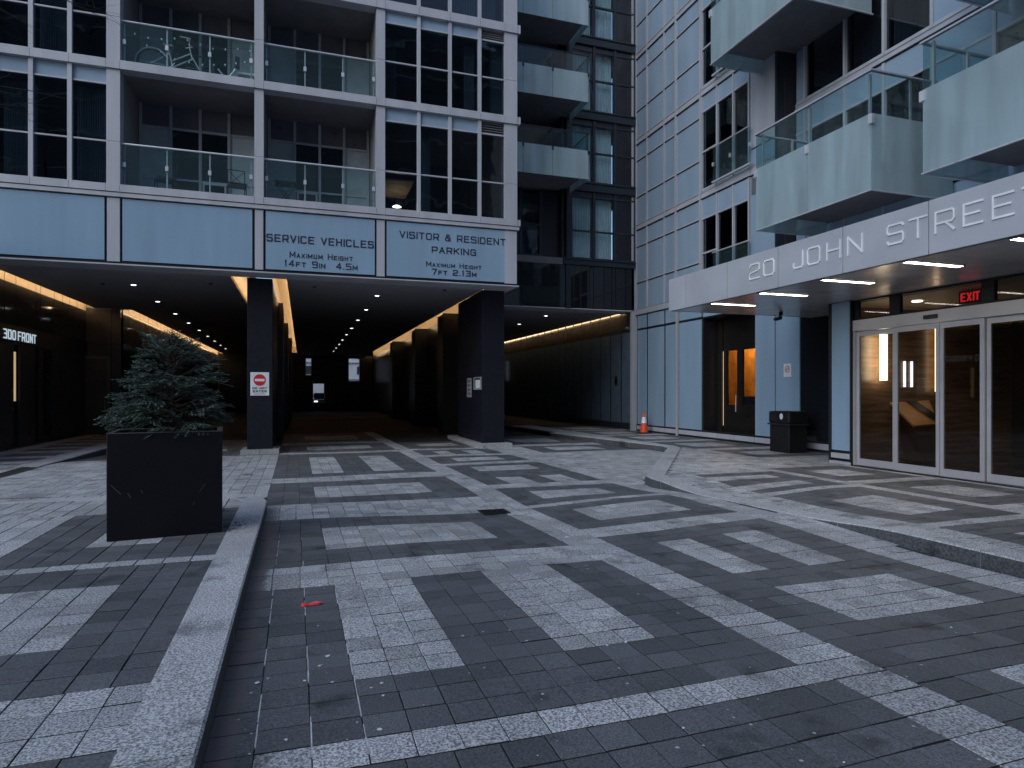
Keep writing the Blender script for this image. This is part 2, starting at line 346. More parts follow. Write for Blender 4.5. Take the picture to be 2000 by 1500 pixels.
# ------------------------------------------------------------------ paving stones
unit = {}
def unit_mesh(dark, v):
    key = (dark, v)
    if key not in unit:
        c = 0.012; mb = MB()
        mb.v = [(-.5,-.5,-.06), (.5,-.5,-.06), (.5,.5,-.06), (-.5,.5,-.06), (-.5,-.5,-.0025), (.5,-.5,-.0025), (.5,.5,-.0025), (-.5,.5,-.0025),
                (-.5+c,-.5+c,0), (.5-c,-.5+c,0), (.5-c,.5-c,0), (-.5+c,.5-c,0)]
        mb.f = [(8,9,10,11), (4,5,9,8), (5,6,10,9), (6,7,11,10), (7,4,8,11), (0,1,5,4), (1,2,6,5), (2,3,7,6), (3,0,4,7)]; mb.m = [0]*5+[1]*4
        me = mb.mesh('paving_stone', [DARK if dark else LIGHT, BED])
        a = me.attributes.new('tint', 'FLOAT', 'FACE'); a.data.foreach_set('value', [v/7]*9)
        unit[key] = me
    return unit[key]
class Paving:
    def __init__(s, root, hf, name='paving_stone', cond=None, trim=None): s.root = root; s.hf = hf; s.t = []; s.cond = cond; s.trim = trim
    def block(s, xb, yb, col, wf=warp):
        """xb, yb: joint lines; col(i, j) -> True dark"""
        for i in range(len(xb)-1):
            for j in range(len(yb)-1):
                xa, xc, ya, yc = xb[i], xb[i+1], yb[j], yb[j+1]
                cx, cy = (xa+xc)/2, (ya+yc)/2
                X = wf(cx, cy); 
                W_ = (xc-xa)*(1-0.004*(cy-3))
                if s.trim:
                    lim = s.trim(cy)
                    if X-W_/2 < lim:
                        W_ = X+W_/2-lim; X = lim+W_/2
                        if W_ < .03: continue
                if s.cond and not s.cond(X, cy): continue
                s.t.append((X, cy, W_, yc-ya, bool(col(i, j))))
    def finish(s, n=300):
        def key(t):
            d = t[0]*sin(YAW)+t[1]*cos(YAW); r = t[0]*cos(YAW)-t[1]*sin(YAW)
            if d < 0.5: return 1e9
            px = 1000+1240*r/d; py = 765+1240*1.6/d
            if not (-40 < px < 2040 and py < 1540): return 1e6+d
            return d
        s.t.sort(key=key)
        rest = []
        for k, (x, y, w_, l, dk) in enumerate(s.t):
            v = R.choice([0,1,2,3,3,4,4,5,6,7]) if R.random() < .8 else R.randrange(8)
            gap = R.choice([.0025, .004, .0055, .007]); gap2 = R.choice([.006, .009, .012, .015]); dz = R.uniform(-0.0012, 0.0012); rz = R.uniform(-.004, .004)
            z = s.hf(x, y)+dz
            gx = (s.hf(x+.1, y)-s.hf(x-.1, y))/.2; gy = (s.hf(x, y+.1)-s.hf(x, y-.1))/.2
            if k < n:
                o = bpy.data.objects.new('paving_stone', unit_mesh(dk, v)); COL.objects.link(o); o.parent = s.root
                o.location = (x, y, z); o.scale = (w_-gap, l-gap2, 1); o.rotation_euler = (gy, -gx, rz)
            else: rest.append((x, y, z, w_-gap, l-gap2, dk, v, gx, gy))
        if rest:
            mb = MB(); tint = []; base = unit_mesh(0, 0)
            bv = [v.co[:] for v in base.vertices]; bf = [tuple(p.vertices) for p in base.polygons]
            for (x, y, z, a, b, dk, v, gx, gy) in rest:
                n0 = len(mb.v)
                mb.v += [(x+p[0]*a, y+p[1]*b, z+p[2]+gx*p[0]*a+gy*p[1]*b) for p in bv]
                mb.f += [tuple(q+n0 for q in f) for f in bf]; mb.m += [1 if dk else 0]*5+[2]*4; tint += [v/7]*9
            me = mb.mesh('paving_stones', [LIGHT, DARK, BED]); at = me.attributes.new('tint', 'FLOAT', 'FACE'); at.data.foreach_set('value', tint)
            o = bpy.data.objects.new('paving_stones', me); COL.objects.link(o); o.parent = s.root; o['kind'] = 'stuff'
def seg(*parts):
    """seg(x0, (x1, n), (x2, n)...) -> joint list"""
    out = [parts[0]]
    for x, n in parts[1:]:
        a = out[-1]; out += [a+(x-a)*(i+1)/n for i in range(n)]
    return out
D = Paving(driveway, h_road, cond=lambda x, y: x < kerb_x(y)+0.02 and not inside_left(x-0.3, y) and not inside_left_far(x-0.05, y) and x > -0.40 - (30 if y > 9.0 else 0) and not (x < -0.45 and y < 10.3))
def frame_col(ni, nj, inserts):
    """dark field with light inserts given as (i0, i1, j0, j1)"""
    return lambda i, j: not any(a <= i < b and c <= j < d for a, b, c, d in inserts)
lightc = lambda i, j: False
darkc = lambda i, j: True
XG = -0.44
# left column (x -0.36 .. 2.70)
D.block(seg(XG, (2.80, 15)), seg(0.2, (2.78, 12)), darkc)
D.block(seg(XG, (.28, 3), (2.80, 12)), seg(2.78, (3.0, 1)), lambda i, j: i < 1)
D.block(seg(XG, (.28, 3), (.92, 3), (1.55, 3), (2.2, 3), (2.76, 3)), seg(3.0, (3.62, 3), (5.48, 9)), frame_col(0, 0, [(3, 6, 3, 99), (9, 12, 3, 99)]))
D.block(seg(XG, (2.73, 14)), seg(5.48, (6.13, 3)), lightc)
D.block(seg(XG, (.27, 3), (2.12, 9), (2.73, 3)), seg(6.13, (6.69, 3), (7.78, 5), (8.37, 3)), frame_col(0, 0, [(3, 12, 3, 8)]))
D.block(seg(XG, (2.73, 15)), seg(8.37, (9.5, 5)), lightc)
D.block(seg(XG, (.27, 3), (2.13, 9), (2.75, 3)), seg(9.5, (10.08, 3), (11.2, 5), (11.8, 3)), frame_col(0, 0, [(3, 12, 3, 8)]))
D.block(seg(XG, (2.76, 15)), seg(11.8, (12.5, 3)), lightc)
D.block(seg(XG, (.3, 3), (.93, 3), (1.54, 3), (2.18, 3), (2.76, 3)), seg(12.5, (13.0, 3), (16.26, 15), (17.1, 4)), frame_col(0, 0, [(3, 6, 3, 18), (9, 12, 3, 18)]))
D.block(seg(XG, (2.76, 15)), seg(17.1, (17.5, 2)), lightc)
D.block(seg(XG, (.3, 3), (2.2, 9), (2.76, 3)), seg(17.5, (18.3, 4), (19.4, 5), (20.2, 4)), frame_col(0, 0, [(3, 12, 4, 9)]))
D.block(seg(XG, (2.76, 15)), seg(20.2, (20.8, 3)), lightc)
D.block(seg(XG, (.3, 3), (2.2, 9), (2.76, 3)), seg(20.8, (22, 5), (24, 10), (25.5, 7)), frame_col(0, 0, [(3, 12, 5, 15)]))
# vertical light strip
XS = 2.80
for (ya, yb, n, xa) in ((0.2, 3.0, 13, 2.80), (3.0, 5.48, 12, 2.76), (5.48, 12.5, 33, 2.73), (12.5, 25.5, 60, 2.76)):
    D.block(seg(xa, (3.18, 2)), seg(ya, (yb, n)), lightc)
# right column (x 3.18 .. 5.42)
D.block(seg(3.18, (3.72, 2), (5.42, 8)), seg(0.2, (1.5, 6), (2.6, 5), (3.46, 4)), frame_col(0, 0, [(2, 8, 6, 11)]))
D.block(seg(3.18, (3.72, 2), (4.96, 6), (5.42, 2)), seg(3.46, (4.29, 4), (4.5, 1)), frame_col(0, 0, [(2, 8, 0, 4)]))
D.block(seg(3.18, (3.66, 2), (4.06, 2), (4.50, 2), (4.95, 2), (5.42, 2)), seg(4.5, (4.71, 1), (5.95, 6), (6.4, 2)), frame_col(0, 0, [(2, 4, 1, 7), (6, 8, 1, 7)]))
D.block(seg(3.18, (5.42, 10)), seg(6.4, (6.84, 2)), lightc)
D.block(seg(3.18, (3.64, 2), (5.0, 6), (5.46, 2)), seg(6.84, (7.2, 2), (8.03, 4), (8.4, 2)), frame_col(0, 0, [(2, 8, 2, 6)]))
D.block(seg(3.18, (5.42, 10)), seg(8.4, (8.6, 1)), lightc)
D.block(seg(3.18, (3.64, 2), (4.9, 6), (5.42, 2)), seg(8.6, (9.0, 2), (9.66, 3), (10.05, 2)), frame_col(0, 0, [(2, 8, 2, 5)]))
D.block(seg(3.18, (5.42, 10)), seg(10.05, (10.45, 2)), lightc)
D.block(seg(3.18, (3.64, 2), (4.15, 2), (4.55, 2), (5.0, 2), (5.42, 2)), seg(10.45, (11.4, 4), (12.4, 5), (13.1, 3), (13.5, 2)), frame_col(0, 0, [(2, 4, 0, 4), (6, 8, 0, 4), (2, 8, 9, 12)]))
D.block(seg(3.18, (5.42, 10)), seg(13.5, (13.9, 2)), lightc)
D.block(seg(3.18, (3.7, 2), (4.9, 6), (5.42, 2)), seg(13.9, (14.3, 2), (15.0, 3), (15.4, 2)), frame_col(0, 0, [(2, 8, 2, 5)]))
D.block(seg(3.18, (5.42, 10)), seg(15.4, (15.8, 2)), lightc)
D.block(seg(3.18, (3.65, 2), (4.07, 2), (4.5, 2), (4.95, 2), (5.42, 2)), seg(15.8, (16.9, 5), (17.3, 2)), frame_col(0, 0, [(2, 4, 0, 5), (6, 8, 0, 5)]))
D.block(seg(3.18, (5.42, 10)), seg(17.3, (17.7, 2)), lightc)
D.block(seg(3.18, (3.7, 2), (4.9, 6), (5.42, 2)), seg(17.7, (18.5, 4), (19.5, 5), (20.2, 3)), frame_col(0, 0, [(2, 8, 4, 9)]))
# light apron to the right kerb
D.block(seg(5.42, (6.3, 4)), seg(0.2, (15.6, 74)), lightc)
D.block(seg(6.3, (9.9, 17)), seg(6.0, (15.6, 46)), lightc)
D.block(seg(5.42, (6.5, 5)), seg(15.6, (21.6, 29)), lightc)
D.block(seg(6.5, (7.1, 3), (8.7, 8), (9.4, 3)), seg(15.6, (16.1, 2), (17.0, 4), (17.5, 2)), frame_col(0, 0, [(3, 11, 2, 6)]))
D.block(seg(6.5, (9.4, 14)), seg(17.5, (18.2, 3)), lightc)
D.block(seg(6.5, (7.1, 3), (8.7, 8), (9.4, 3)), seg(18.2, (19, 4), (20.4, 7), (21.6, 6)), frame_col(0, 0, [(3, 11, 4, 11)]))
# light field between the left pavement's end and the pillar, and the left lane
D.block(seg(-1.9, (XG, 7)), seg(9.0, (17.2, 39)), lightc)
D.block(seg(-4.9, (-1.9, 14)), seg(10.3, (15.6, 25)), lightc)
D.block(seg(-4.9, (-4.2, 3), (-2.5, 8), (-1.9, 3)), seg(15.6, (16.2, 3), (17.8, 8), (18.6, 4)), frame_col(0, 0, [(3, 11, 3, 11)]))
D.block(seg(-4.9, (-1.9, 14)), seg(18.6, (19.2, 3)), lightc)
D.block(seg(-4.9, (-4.2, 3), (-2.5, 8), (-1.9, 3)), seg(19.2, (20, 4), (22, 10), (23, 5)), frame_col(0, 0, [(3, 11, 4, 14)]))
D.block(seg(-1.9, (XG, 7)), seg(17.2, (23, 28)), darkc)
D.finish()
# pale grout lines along three joints of the left tiles
gm = MB()
for xa in (-0.20, 0.04, 0.28):
    y = 2.3
    while y < 8.2:
        l = R.uniform(.15, .5)
        if R.random() < (0.85 if xa != .28 else .5):
            gm.box(warp(xa, y)-.0035, warp(xa, y)+.0035, y, min(y+l, 8.3), h_road(xa, y)-.02, h_road(xa, y)-.0005)
        y += l+R.uniform(0, .12)
o = gm.build('grout_line', GROUT, driveway); o['label'] = 'thin pale line of grout between the dark stones'

# right pavement stones
cr = lambda x, y: not (x > 10.3 and y < 10.35) and x < 11.8
P = Paving(right_pave, h_side, cond=cr, trim=lambda y: kerb_x(y)+(.335 if y < 9.7 or y > 14.6 else .42))
wr = lambda x, y: x
XR = [5.6, 6.5]
def rblk(xb, yb, c): P.block(xb, yb, c, wr)
rblk(seg(5.4, (6.5, 5)), seg(0.4, (10.6, 49)), lightc)
rblk(seg(6.5, (6.95, 2), (7.7, 4), (8.15, 2)), seg(0.6, (1.2, 3), (2.4, 5), (2.9, 3)), frame_col(0, 0, [(2, 6, 3, 8)]))
rblk(seg(6.5, (8.15, 8)), seg(2.9, (3.1, 1)), lightc)
rblk(seg(6.5, (6.95, 2), (7.7, 4), (8.15, 2)), seg(3.1, (3.6, 3), (4.6, 5), (5.05, 2)), frame_col(0, 0, [(2, 6, 3, 8)]))
rblk(seg(6.5, (8.15, 8)), seg(5.05, (5.27, 1)), lightc)
rblk(seg(6.5, (6.9, 2), (7.65, 4), (8.15, 2)), seg(5.27, (5.72, 2), (6.9, 6), (7.6, 3)), frame_col(0, 0, [(2, 6, 2, 8)]))
rblk(seg(6.5, (8.15, 8)), seg(7.6, (7.82, 1)), lightc)
rblk(seg(6.5, (7.75, 6), (8.15, 2)), seg(7.82, (8.1, 1), (8.45, 2), (8.85, 2), (9.2, 2), (9.55, 2)), frame_col(0, 0, [(0, 6, 1, 3), (0, 6, 5, 7)]))
rblk(seg(8.15, (8.38, 1)), seg(0.6, (9.9, 45)), lightc)
rblk(seg(8.38, (8.8, 2), (9.6, 4), (10.1, 2)), seg(2.0, (3.0, 5), (4.6, 8), (5.4, 4)), frame_col(0, 0, [(2, 6, 5, 13)]))
rblk(seg(8.38, (10.1, 8)), seg(5.4, (5.8, 2)), lightc)
rblk(seg(8.38, (8.8, 2), (9.6, 4), (10.1, 2)), seg(5.8, (6.3, 3), (7.3, 5), (7.8, 2)), frame_col(0, 0, [(2, 6, 3, 8)]))
rblk(seg(8.38, (10.1, 8)), seg(7.8, (8.1, 2)), lightc)
rblk(seg(8.38, (8.8, 2), (9.6, 4), (10.1, 2)), seg(8.1, (8.6, 3), (9.4, 4), (9.9, 2)), frame_col(0, 0, [(2, 6, 3, 7)]))
rblk(seg(10.1, (10.4, 2)), seg(0.6, (9.9, 45)), lightc)
rblk(seg(6.5, (8.15, 8)), seg(9.55, (10.6, 5)), lightc)
rblk(seg(8.15, (11.9, 18)), seg(9.9, (11.6, 8)), lightc)
rblk(seg(5.8, (8.15, 11)), seg(10.6, (14.0, 16)), lightc)
rblk(seg(8.15, (9.6, 7)), seg(11.6, (13.4, 9)), lightc)
rblk(seg(9.6, (10.0, 2), (11.2, 6), (11.9, 3)), seg(11.6, (12.1, 2), (12.9, 4), (13.4, 2)), frame_col(0, 0, [(2, 8, 2, 6)]))
rblk(seg(8.15, (9.5, 6)), seg(13.4, (25.9, 60)), lightc)
for y in (13.9, 16.6, 19.3, 22.0):
    rblk(seg(9.5, (11.85, 11)), seg(y-.5, (y, 2)), lightc)
    rblk(seg(9.5, (9.9, 2), (11.2, 6), (11.85, 3)), seg(y, (y+.5, 2), (y+1.6, 5), (y+2.2, 3)), frame_col(0, 0, [(2, 8, 2, 7)]))
P.finish()

# left pavement stones
Lp = Paving(left_pave, h_left, cond=lambda x, y: (y < 10.3 and inside_left(x, y)) or (y >= 10.3 and x < -5.15 and x > -6.85))
def lblk(xb, yb, c): Lp.block(xb, yb, c, wr)
lblk(seg(-2.35, (-1.3, 5), (-.70, 3)), seg(0.6, (2.94, 11)), darkc)
lblk(seg(-3.4, (-.66, 13)), seg(2.94, (3.58, 3)), lightc)
lblk(seg(-2.4, (-1.29, 5), (-.70, 3)), seg(3.58, (4.2, 3), (5.46, 6), (6.02, 3)), frame_col(0, 0, [(0, 5, 3, 9)]))
lblk(seg(-3.4, (-2.4, 5)), seg(3.58, (6.02, 12)), lambda i, j: not (j >= 3 and j < 9 and i > 0))
lblk(seg(-5.6, (-.70, 23)), seg(6.02, (6.2, 1)), lightc)
lblk(seg(-2.5, (-1.92, 3), (-1.3, 3), (-.72, 3)), seg(6.2, (6.84, 3), (8.0, 6), (8.64, 3)), frame_col(0, 0, [(3, 6, 3, 9)]))
lblk(seg(-6.8, (-2.5, 20)), seg(6.2, (8.64, 12)), lightc)
lblk(seg(-9, (-3.4, 26)), seg(2.94, (6.02, 15)), lambda i, j: i > 20 and 3 < j < 8)
lblk(seg(-8.0, (-.72, 34)), seg(8.64, (10.3, 8)), lambda i, j: 3 < i < 12 and j > 4)
lblk(seg(-6.9, (-5.1, 8)), seg(10.3, (24.8, 70)), lambda i, j: j > 22 and 1 < i < 7 and (j % 12) not in (0, 1, 2, 6, 7))
Lp.finish()

# ------------------------------------------------------------------ kerbs
def kerb(name, pts, width, side, hf_top, hf_bot, root, stone=1.2, face=KERBD, top=KERB):
    """stones along the outer line pts; body lies on the given side (+1 left of travel)"""
    # resample
    P_ = []; acc = 0
    for (a, b) in zip(pts, pts[1:]):
        l = math.dist(a, b); n = max(1, int(l/0.2))
        P_ += [(a[0]+(b[0]-a[0])*i/n, a[1]+(b[1]-a[1])*i/n) for i in range(n)]
    P_.append(pts[-1])
    def nrm(i):
        a = P_[max(0, i-1)]; b = P_[min(len(P_)-1, i+1)]; dx, dy = b[0]-a[0], b[1]-a[1]; l = math.hypot(dx, dy)
        return (-dy/l*side, dx/l*side)
    i = 0; step = max(1, int(stone/0.2))
    while i < len(P_)-1:
        j = min(i+step, len(P_)-1)
        mb = MB(); rows = []
        for k in range(i, j+1):
            nx, ny = nrm(k); x, y = P_[k]
            if k == i: e = 0.005
            elif k == j: e = -0.005
            else: e = 0
            a = P_[max(0, k-1)]; b = P_[min(len(P_)-1, k+1)]; l = math.dist(a, b)
            x += (b[0]-a[0])/l*e; y += (b[1]-a[1])/l*e
            zt = hf_top(x, y); zb = hf_bot(x, y)-0.06
            c = 0.012
            rows.append([(x, y, zb), (x, y, max(zb+.005, zt-c)), (x+nx*c, y+ny*c, zt), (x+nx*(width-.004), y+ny*(width-.004), zt+0.002), (x+nx*width, y+ny*width, zb)])
        n0 = len(mb.v); 
        for r_ in rows: mb.v += r_
        for r_ in range(len(rows)-1):
            for c in range(4):
                a = n0+r_*5+c; f = (a, a+5, a+6, a+1) if side > 0 else (a, a+1, a+6, a+5)
                mb.f.append(f); mb.m.append(0 if c > 0 else 1)
        for r_ in (0, len(rows)-1):
            mb.f.append(tuple(n0+r_*5+c for c in range(5))); mb.m.append(0)
        o = mb.build('kerb_stone', [top, face], root)
        at = o.data.attributes.new('tint', 'FLOAT', 'FACE'); at.data.foreach_set('value', [R.uniform(.35, .8)]*len(o.data.polygons))
        i = j
def arc(cx, cy, r, a0, a1, n): return [(cx+r*cos(radians(a0+(a1-a0)*i/n)), cy+r*sin(radians(a0+(a1-a0)*i/n))) for i in range(n+1)]
lk = bpy.data.objects.new('left_kerb', None); COL.objects.link(lk); lk['kind'] = 'structure'
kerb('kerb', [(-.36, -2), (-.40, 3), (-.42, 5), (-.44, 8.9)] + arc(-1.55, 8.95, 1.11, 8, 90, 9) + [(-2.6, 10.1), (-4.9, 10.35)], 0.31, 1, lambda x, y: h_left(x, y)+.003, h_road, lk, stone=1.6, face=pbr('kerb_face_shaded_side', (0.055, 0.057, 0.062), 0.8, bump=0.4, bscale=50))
kerb('kerb', [(-4.85, 14.6), (-4.80, 16.5), (-4.75, 24.9)], 0.31, 1, lambda x, y: 0.153, lambda x, y: min(0.14, h_road(x, y)), lk, stone=1.6)
rk = bpy.data.objects.new('right_kerb', None); COL.objects.link(rk); rk['kind'] = 'structure'
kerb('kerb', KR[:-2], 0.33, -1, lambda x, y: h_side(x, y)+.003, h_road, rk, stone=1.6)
MB().box(-9, -4.75, 24.9, 26, 0, .14).build('tunnel_pavement', TUNF)['kind'] = 'structure'
MB().box(8.15, 11.9, 25.9, 54, 0.02, .14).build('far_pavement', TUNF)['kind'] = 'structure'
fl = MB().box(10.42, 16, 2.0, 10.3, 0.0, .148).build('lobby_floor', pbr('lobby_floor_stone', (0.05, 0.042, 0.036), 0.12, var=.2), None); fl['kind'] = 'structure'

# drain grate
dr = empty('storm_drain', (2.5, 8.33, h_road(2.5, 8.33)), 'black iron drain grate set in the pale paving strip', 'drain grate')
zd = h_road(2.5, 8.33)
box('drain_well', GAP, dr, 2.34, 2.66, 8.2, 8.48, zd-.0, zd+.004)
MB().box(2.31, 2.34, 8.17, 8.51, zd, zd+.012).box(2.66, 2.69, 8.17, 8.51, zd, zd+.012).box(2.34, 2.66, 8.17, 8.2, zd, zd+.011).box(2.34, 2.66, 8.48, 8.51, zd, zd+.011).build('frame', BLACKM, dr)
for i in range(7): box('bar', BLACKM, dr, 2.34, 2.66, 8.225+i*.036, 8.241+i*.036, zd+.004, zd+.01)

# ------------------------------------------------------------------ BUILDING A: apartments over the parking entrance
YA = 16.85
A = empty('apartment_building', (0, YA, 0), 'grey framed apartment block with dark windows standing over the parking entrance', 'building')
SLABS = [(6.224, 6.396), (9.07, 9.27), (11.61, 11.84), (14.2, 14.42)]
COLS = [(-12.6, -12.3), (-8.4, -8.1), (-4.286, -4.008), (-1.115, -.903), (1.841, 2.065), (5.347, 5.72)]
WB = {(-8.1, -4.286): [-7.2, -6.5, -5.76, -5.015], (2.065, 5.347): [2.956, 3.805, 4.638], (-12.3, -8.4): [-11.3, -10.3, -9.3]}
BB = [(-4.008, -1.115), (-.903, 1.841)]
for (x0, x1) in COLS:
    for k, (za, zb) in enumerate(zip([4.62]+[s[1] for s in SLABS], [s[0] for s in SLABS])):
        top = 6.1 if k == 0 else zb
        if k == 0: box('column_cladding', FRAME, A, x0+.01, x1-.01, YA-.005, YA+.3, za, top-.01)
        else:
            zm = {1: 7.40, 2: 10.29, 3: 12.9}[k]
            MB().box(x0, x1, YA-.02, YA+.3, za+.004, zm-.004).box(x0, x1, YA-.02, YA+.3, zm+.004, zb-.006).build('column_cladding', FRAME, A)
XL0, XR0 = -12.6, 5.73
for k, (za, zb) in enumerate(SLABS):
    js = [XL0]
    for c in COLS: js += [c[0], c[1]]
    for v in WB.values(): js += v
    js = sorted(set(js))
    for a, b in zip(js, js[1:]):
        box('slab_panel', FRAME, A, a+.003, b-.003, YA-.07, YA+.25, za, zb)
    box('slab_panel', FRAME, A, 5.733, 5.80, YA-.07, YA+.25, za, zb)
    box('floor_slab', BALSOF, A, XL0, 5.6, YA+.26, 21.5, za, zb-.02)
# trim and sign band
box('band_trim', FRAME, A, XL0, 5.77, YA-.05, YA+.2, 6.115, 6.205)
box('band_trim', GAP, A, XL0, 5.70, YA+.0, YA+.2, 6.206, 6.223)
box('band_backing', GAP, A, XL0, 5.715, YA+.05, YA+.3, 4.56, 6.114)
box('band_sill', FRAME, A, XL0, 5.76, YA-.05, YA+.25, 4.535, 4.565)
box('corner_trim', GAP, A, 5.70, 5.725, YA+.0, YA+.05, 4.58, 6.1)
spx = [(-12.28, -8.42), (-8.08, -4.31), (-3.985, -1.145), (-.875, 1.82), (2.09, 5.685)]
signs = []
for (a, b) in spx:
    signs.append(box('sign_panel' if a > -1 else 'band_panel', SIGNP, A, a+.02, b-.02, YA+.0, YA+.049, 4.645, 6.085))
def placeA(u, v, n): return (u, YA-.002-n, v)
for sg, tx, x0, x1, z, h, t in ((3, 'SERVICE VEHICLES', -.84, 1.77, 5.33, .19, .030), (3, 'Maximum Height', -.30, 1.24, 4.965, .15, .021), (3, '14ft 9in  4.5m', -.42, 1.36, 4.735, .165, .024),
        (4, 'VISITOR & RESIDENT', 2.44, 5.38, 5.665, .185, .028), (4, 'PARKING', 3.3, 4.53, 5.325, .175, .028), (4, 'Maximum Height', 3.15, 4.68, 4.955, .135, .020), (4, '7ft 2.13m', 3.3, 4.54, 4.745, .16, .028)):
    words = tx.upper().split()
    textline(MB(), tx, placeA, x0, x1, z, h, t, onword=lambda m_: m_.build('lettering', INK, signs[sg]).__setitem__('label', 'dark letters reading ' + words.pop(0)))
# window bays
def window(x0, x1, zs, ztop, zt, zm, ydep=YA+.06, par=A, fm=FRAME, gm=WGL, sp=SPAN, louvre=False, fw=.035, spandrel=True):
    w_ = MB().box(x0, x1, ydep-.03, ydep+.06, zs, zs+.03).build('window', fm, par)
    for z in (zm, zt): box('transom', fm, w_, x0, x1, ydep-.04, ydep+.06, z-fw/2, z+fw/2)
    box('pane', gm, w_, x0, x1, ydep, ydep+.012, zs+.03, zm-fw/2); box('pane', gm, w_, x0, x1, ydep, ydep+.012, zm+fw/2, zt-fw/2)
    if louvre:
        for i in range(5): 
            z = zt+fw/2+.01+i*(ztop-zt-fw/2)/5
            box('louvre', BALSOF, w_, x0, x1, ydep-.01, ydep+.02, z, z+.02)
        box('louvre_back', GAP, w_, x0, x1, ydep+.03, ydep+.04, zt, ztop)
    else: box('spandrel', sp, w_, x0, x1, ydep-.005, ydep+.02, zt+fw/2, ztop)
    return w_
STO = [(6.396, 9.07, 8.725, 7.40), (9.27, 11.61, 11.31, 10.29), (11.84, 14.2, 13.9, 12.88)]
for (x0, x1), ms in WB.items():
    xs = [x0]+ms+[x1]
    for s, (zs, zt2, zt, zm) in enumerate(STO):
        for a, b in zip(xs, xs[1:]):
            window(a+(.0 if a == x0 else .045), b-(.0 if b == x1 else .045), zs, zt2, zt, zm, louvre=(b == 5.347))
        for m in ms: box('mullion', FRAME, A, m-.045, m+.045, YA-.015, YA+.14, zs+.002, zt2-.002)
        # room behind
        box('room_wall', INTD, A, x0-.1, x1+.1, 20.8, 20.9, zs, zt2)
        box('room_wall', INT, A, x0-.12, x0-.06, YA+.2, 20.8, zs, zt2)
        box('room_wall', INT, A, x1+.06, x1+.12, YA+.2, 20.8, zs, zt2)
def curtain(par, x0, x1, y, z0, z1, m=CURT, n=14, amp=.03):
    mb = MB(); N_ = n*4
    for i in range(N_+1):
        x = x0+(x1-x0)*i/N_; yy = y+amp*sin(i*pi/2+.4)+R.uniform(-.004, .004)
        mb.v += [(x, yy, z0), (x, yy*1.0, z1)]
    for i in range(N_): mb.f.append((2*i, 2*i+2, 2*i+3, 2*i+1)); mb.m.append(0)
    return mb.build('curtain', m, par)
curtain(A, -4.97, -4.30, YA+.35, 6.42, 8.7); curtain(A, 2.1, 2.4, YA+.4, 9.3, 11.3); curtain(A, 5.05, 5.33, YA+.35, 9.3, 11.3)
curtain(A, -5.72, -5.06, YA+.4, 9.3, 11.3); curtain(A, 3.0, 3.35, YA+.45, 6.42, 8.7, CURT, 8); curtain(A, 4.3, 4.6, YA+.45, 9.3, 11.3, CURT, 8); curtain(A, -6.45, -5.8, YA+.5, 6.42, 8.7); curtain(A, 3.9, 5.2, YA+.4, 11.86, 13.9, CURT, 18)
# lit lamp in the first-floor room
cl = box('kitchen_ceiling_panel', pbr('warm_interior_panel', (.30, .20, .13), .7), A, 2.2, 2.95, 17.6, 19.2, 7.42, 7.46)
# balcony bays
BACKP = pbr('balcony_wall_panel_grey', (.40, .45, .50), .3); UPP = pbr('balcony_upper_panel', (.12, .125, .15), .3)
def cbalc(x0, x1, s, posts):
    zs, zt2, zt, zm = STO[s]; yb = 18.6
    b = MB().box(x0+.005, x1-.005, YA+.27, yb, zs, zs+.03).build('balcony', BALSOF, A)
    # inner side walls and back wall
    ms = rng(x0+.05, x1-.05, 4)
    box('side_wall', INT, b, x0-.06, x0+.0, YA+.3, yb, zs+.03, zt2); box('side_wall', INT, b, x1, x1+.06, YA+.3, yb, zs+.03, zt2)
    for i, m in enumerate(ms): box('mullion', FRAME, b, m-.035, m+.035, yb-.05, yb+.05, zs+.03, zt2)
    zr = zs + (2.06 if s == 0 else 1.80); sill = zs + .75
    for i, (a, c) in enumerate(zip(ms, ms[1:])):
        a += .035; c -= .035
        box('transom', FRAME, b, a, c, yb-.03, yb+.03, zr, zr+.06)
        box('transom', FRAME, b, a, c, yb-.03, yb+.03, sill, sill+.045)
        box('upper_panel', UPP, b, a, c, yb, yb+.02, zr+.06, zt2)
        if i in (1, 2):
            box('pane', WGL, b, a, c, yb, yb+.012, sill+.045, zr); 
            box('pane', WGL, b, a, c, yb, yb+.012, zs+.03, sill)
        else:
            box('wall_panel', BACKP, b, a, c, yb, yb+.02, sill+.045, zr); box('wall_panel', BACKP, b, a, c, yb, yb+.02, zs+.03, sill)
    # door frame in second bay
    a, c = ms[2 if x0 < -2 else 1]+.06, ms[3 if x0 < -2 else 2]-.06
    MB().box(a, a+.05, yb-.07, yb-.05, zs+.03, sill-.06).box(c-.05, c, yb-.07, yb-.05, zs+.03, sill-.06).box(a, c, yb-.07, yb-.05, sill-.06, sill-.005).build('door_frame', ALU, b)
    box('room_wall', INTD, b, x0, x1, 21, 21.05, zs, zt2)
    # balustrade
    yr = YA+.10; zt_ = zs+1.0
    MB().tube([(x0+.0, yr, zt_), (x1-.0, yr, zt_)], .024, 8).build('handrail', STEEL, b)
    for p in posts:
        MB().box(p-.016, p+.016, yr+.03, yr+.06, zs+.03, zt_-.02).build('post', ALU, b)
        MB().box(p-.035, p+.035, yr-.022, yr+.03, zs+.46, zs+.57).build('clamp', STEEL, b)
    pp = [x0+.02]+list(posts[1:-1])+[x1-.02]
    for a, c in zip(pp, pp[1:]): box('glass_panel', BGL, b, a+.008, c-.008, yr-.006, yr+.006, zs+.04, zt_-.03)
    return b
for s in range(3):
    cbalc(-4.008, -1.115, s, [-3.95, -3.06, -2.13, -1.2]); cbalc(-.903, 1.841, s, [-.84, .07, 1.0, 1.78])
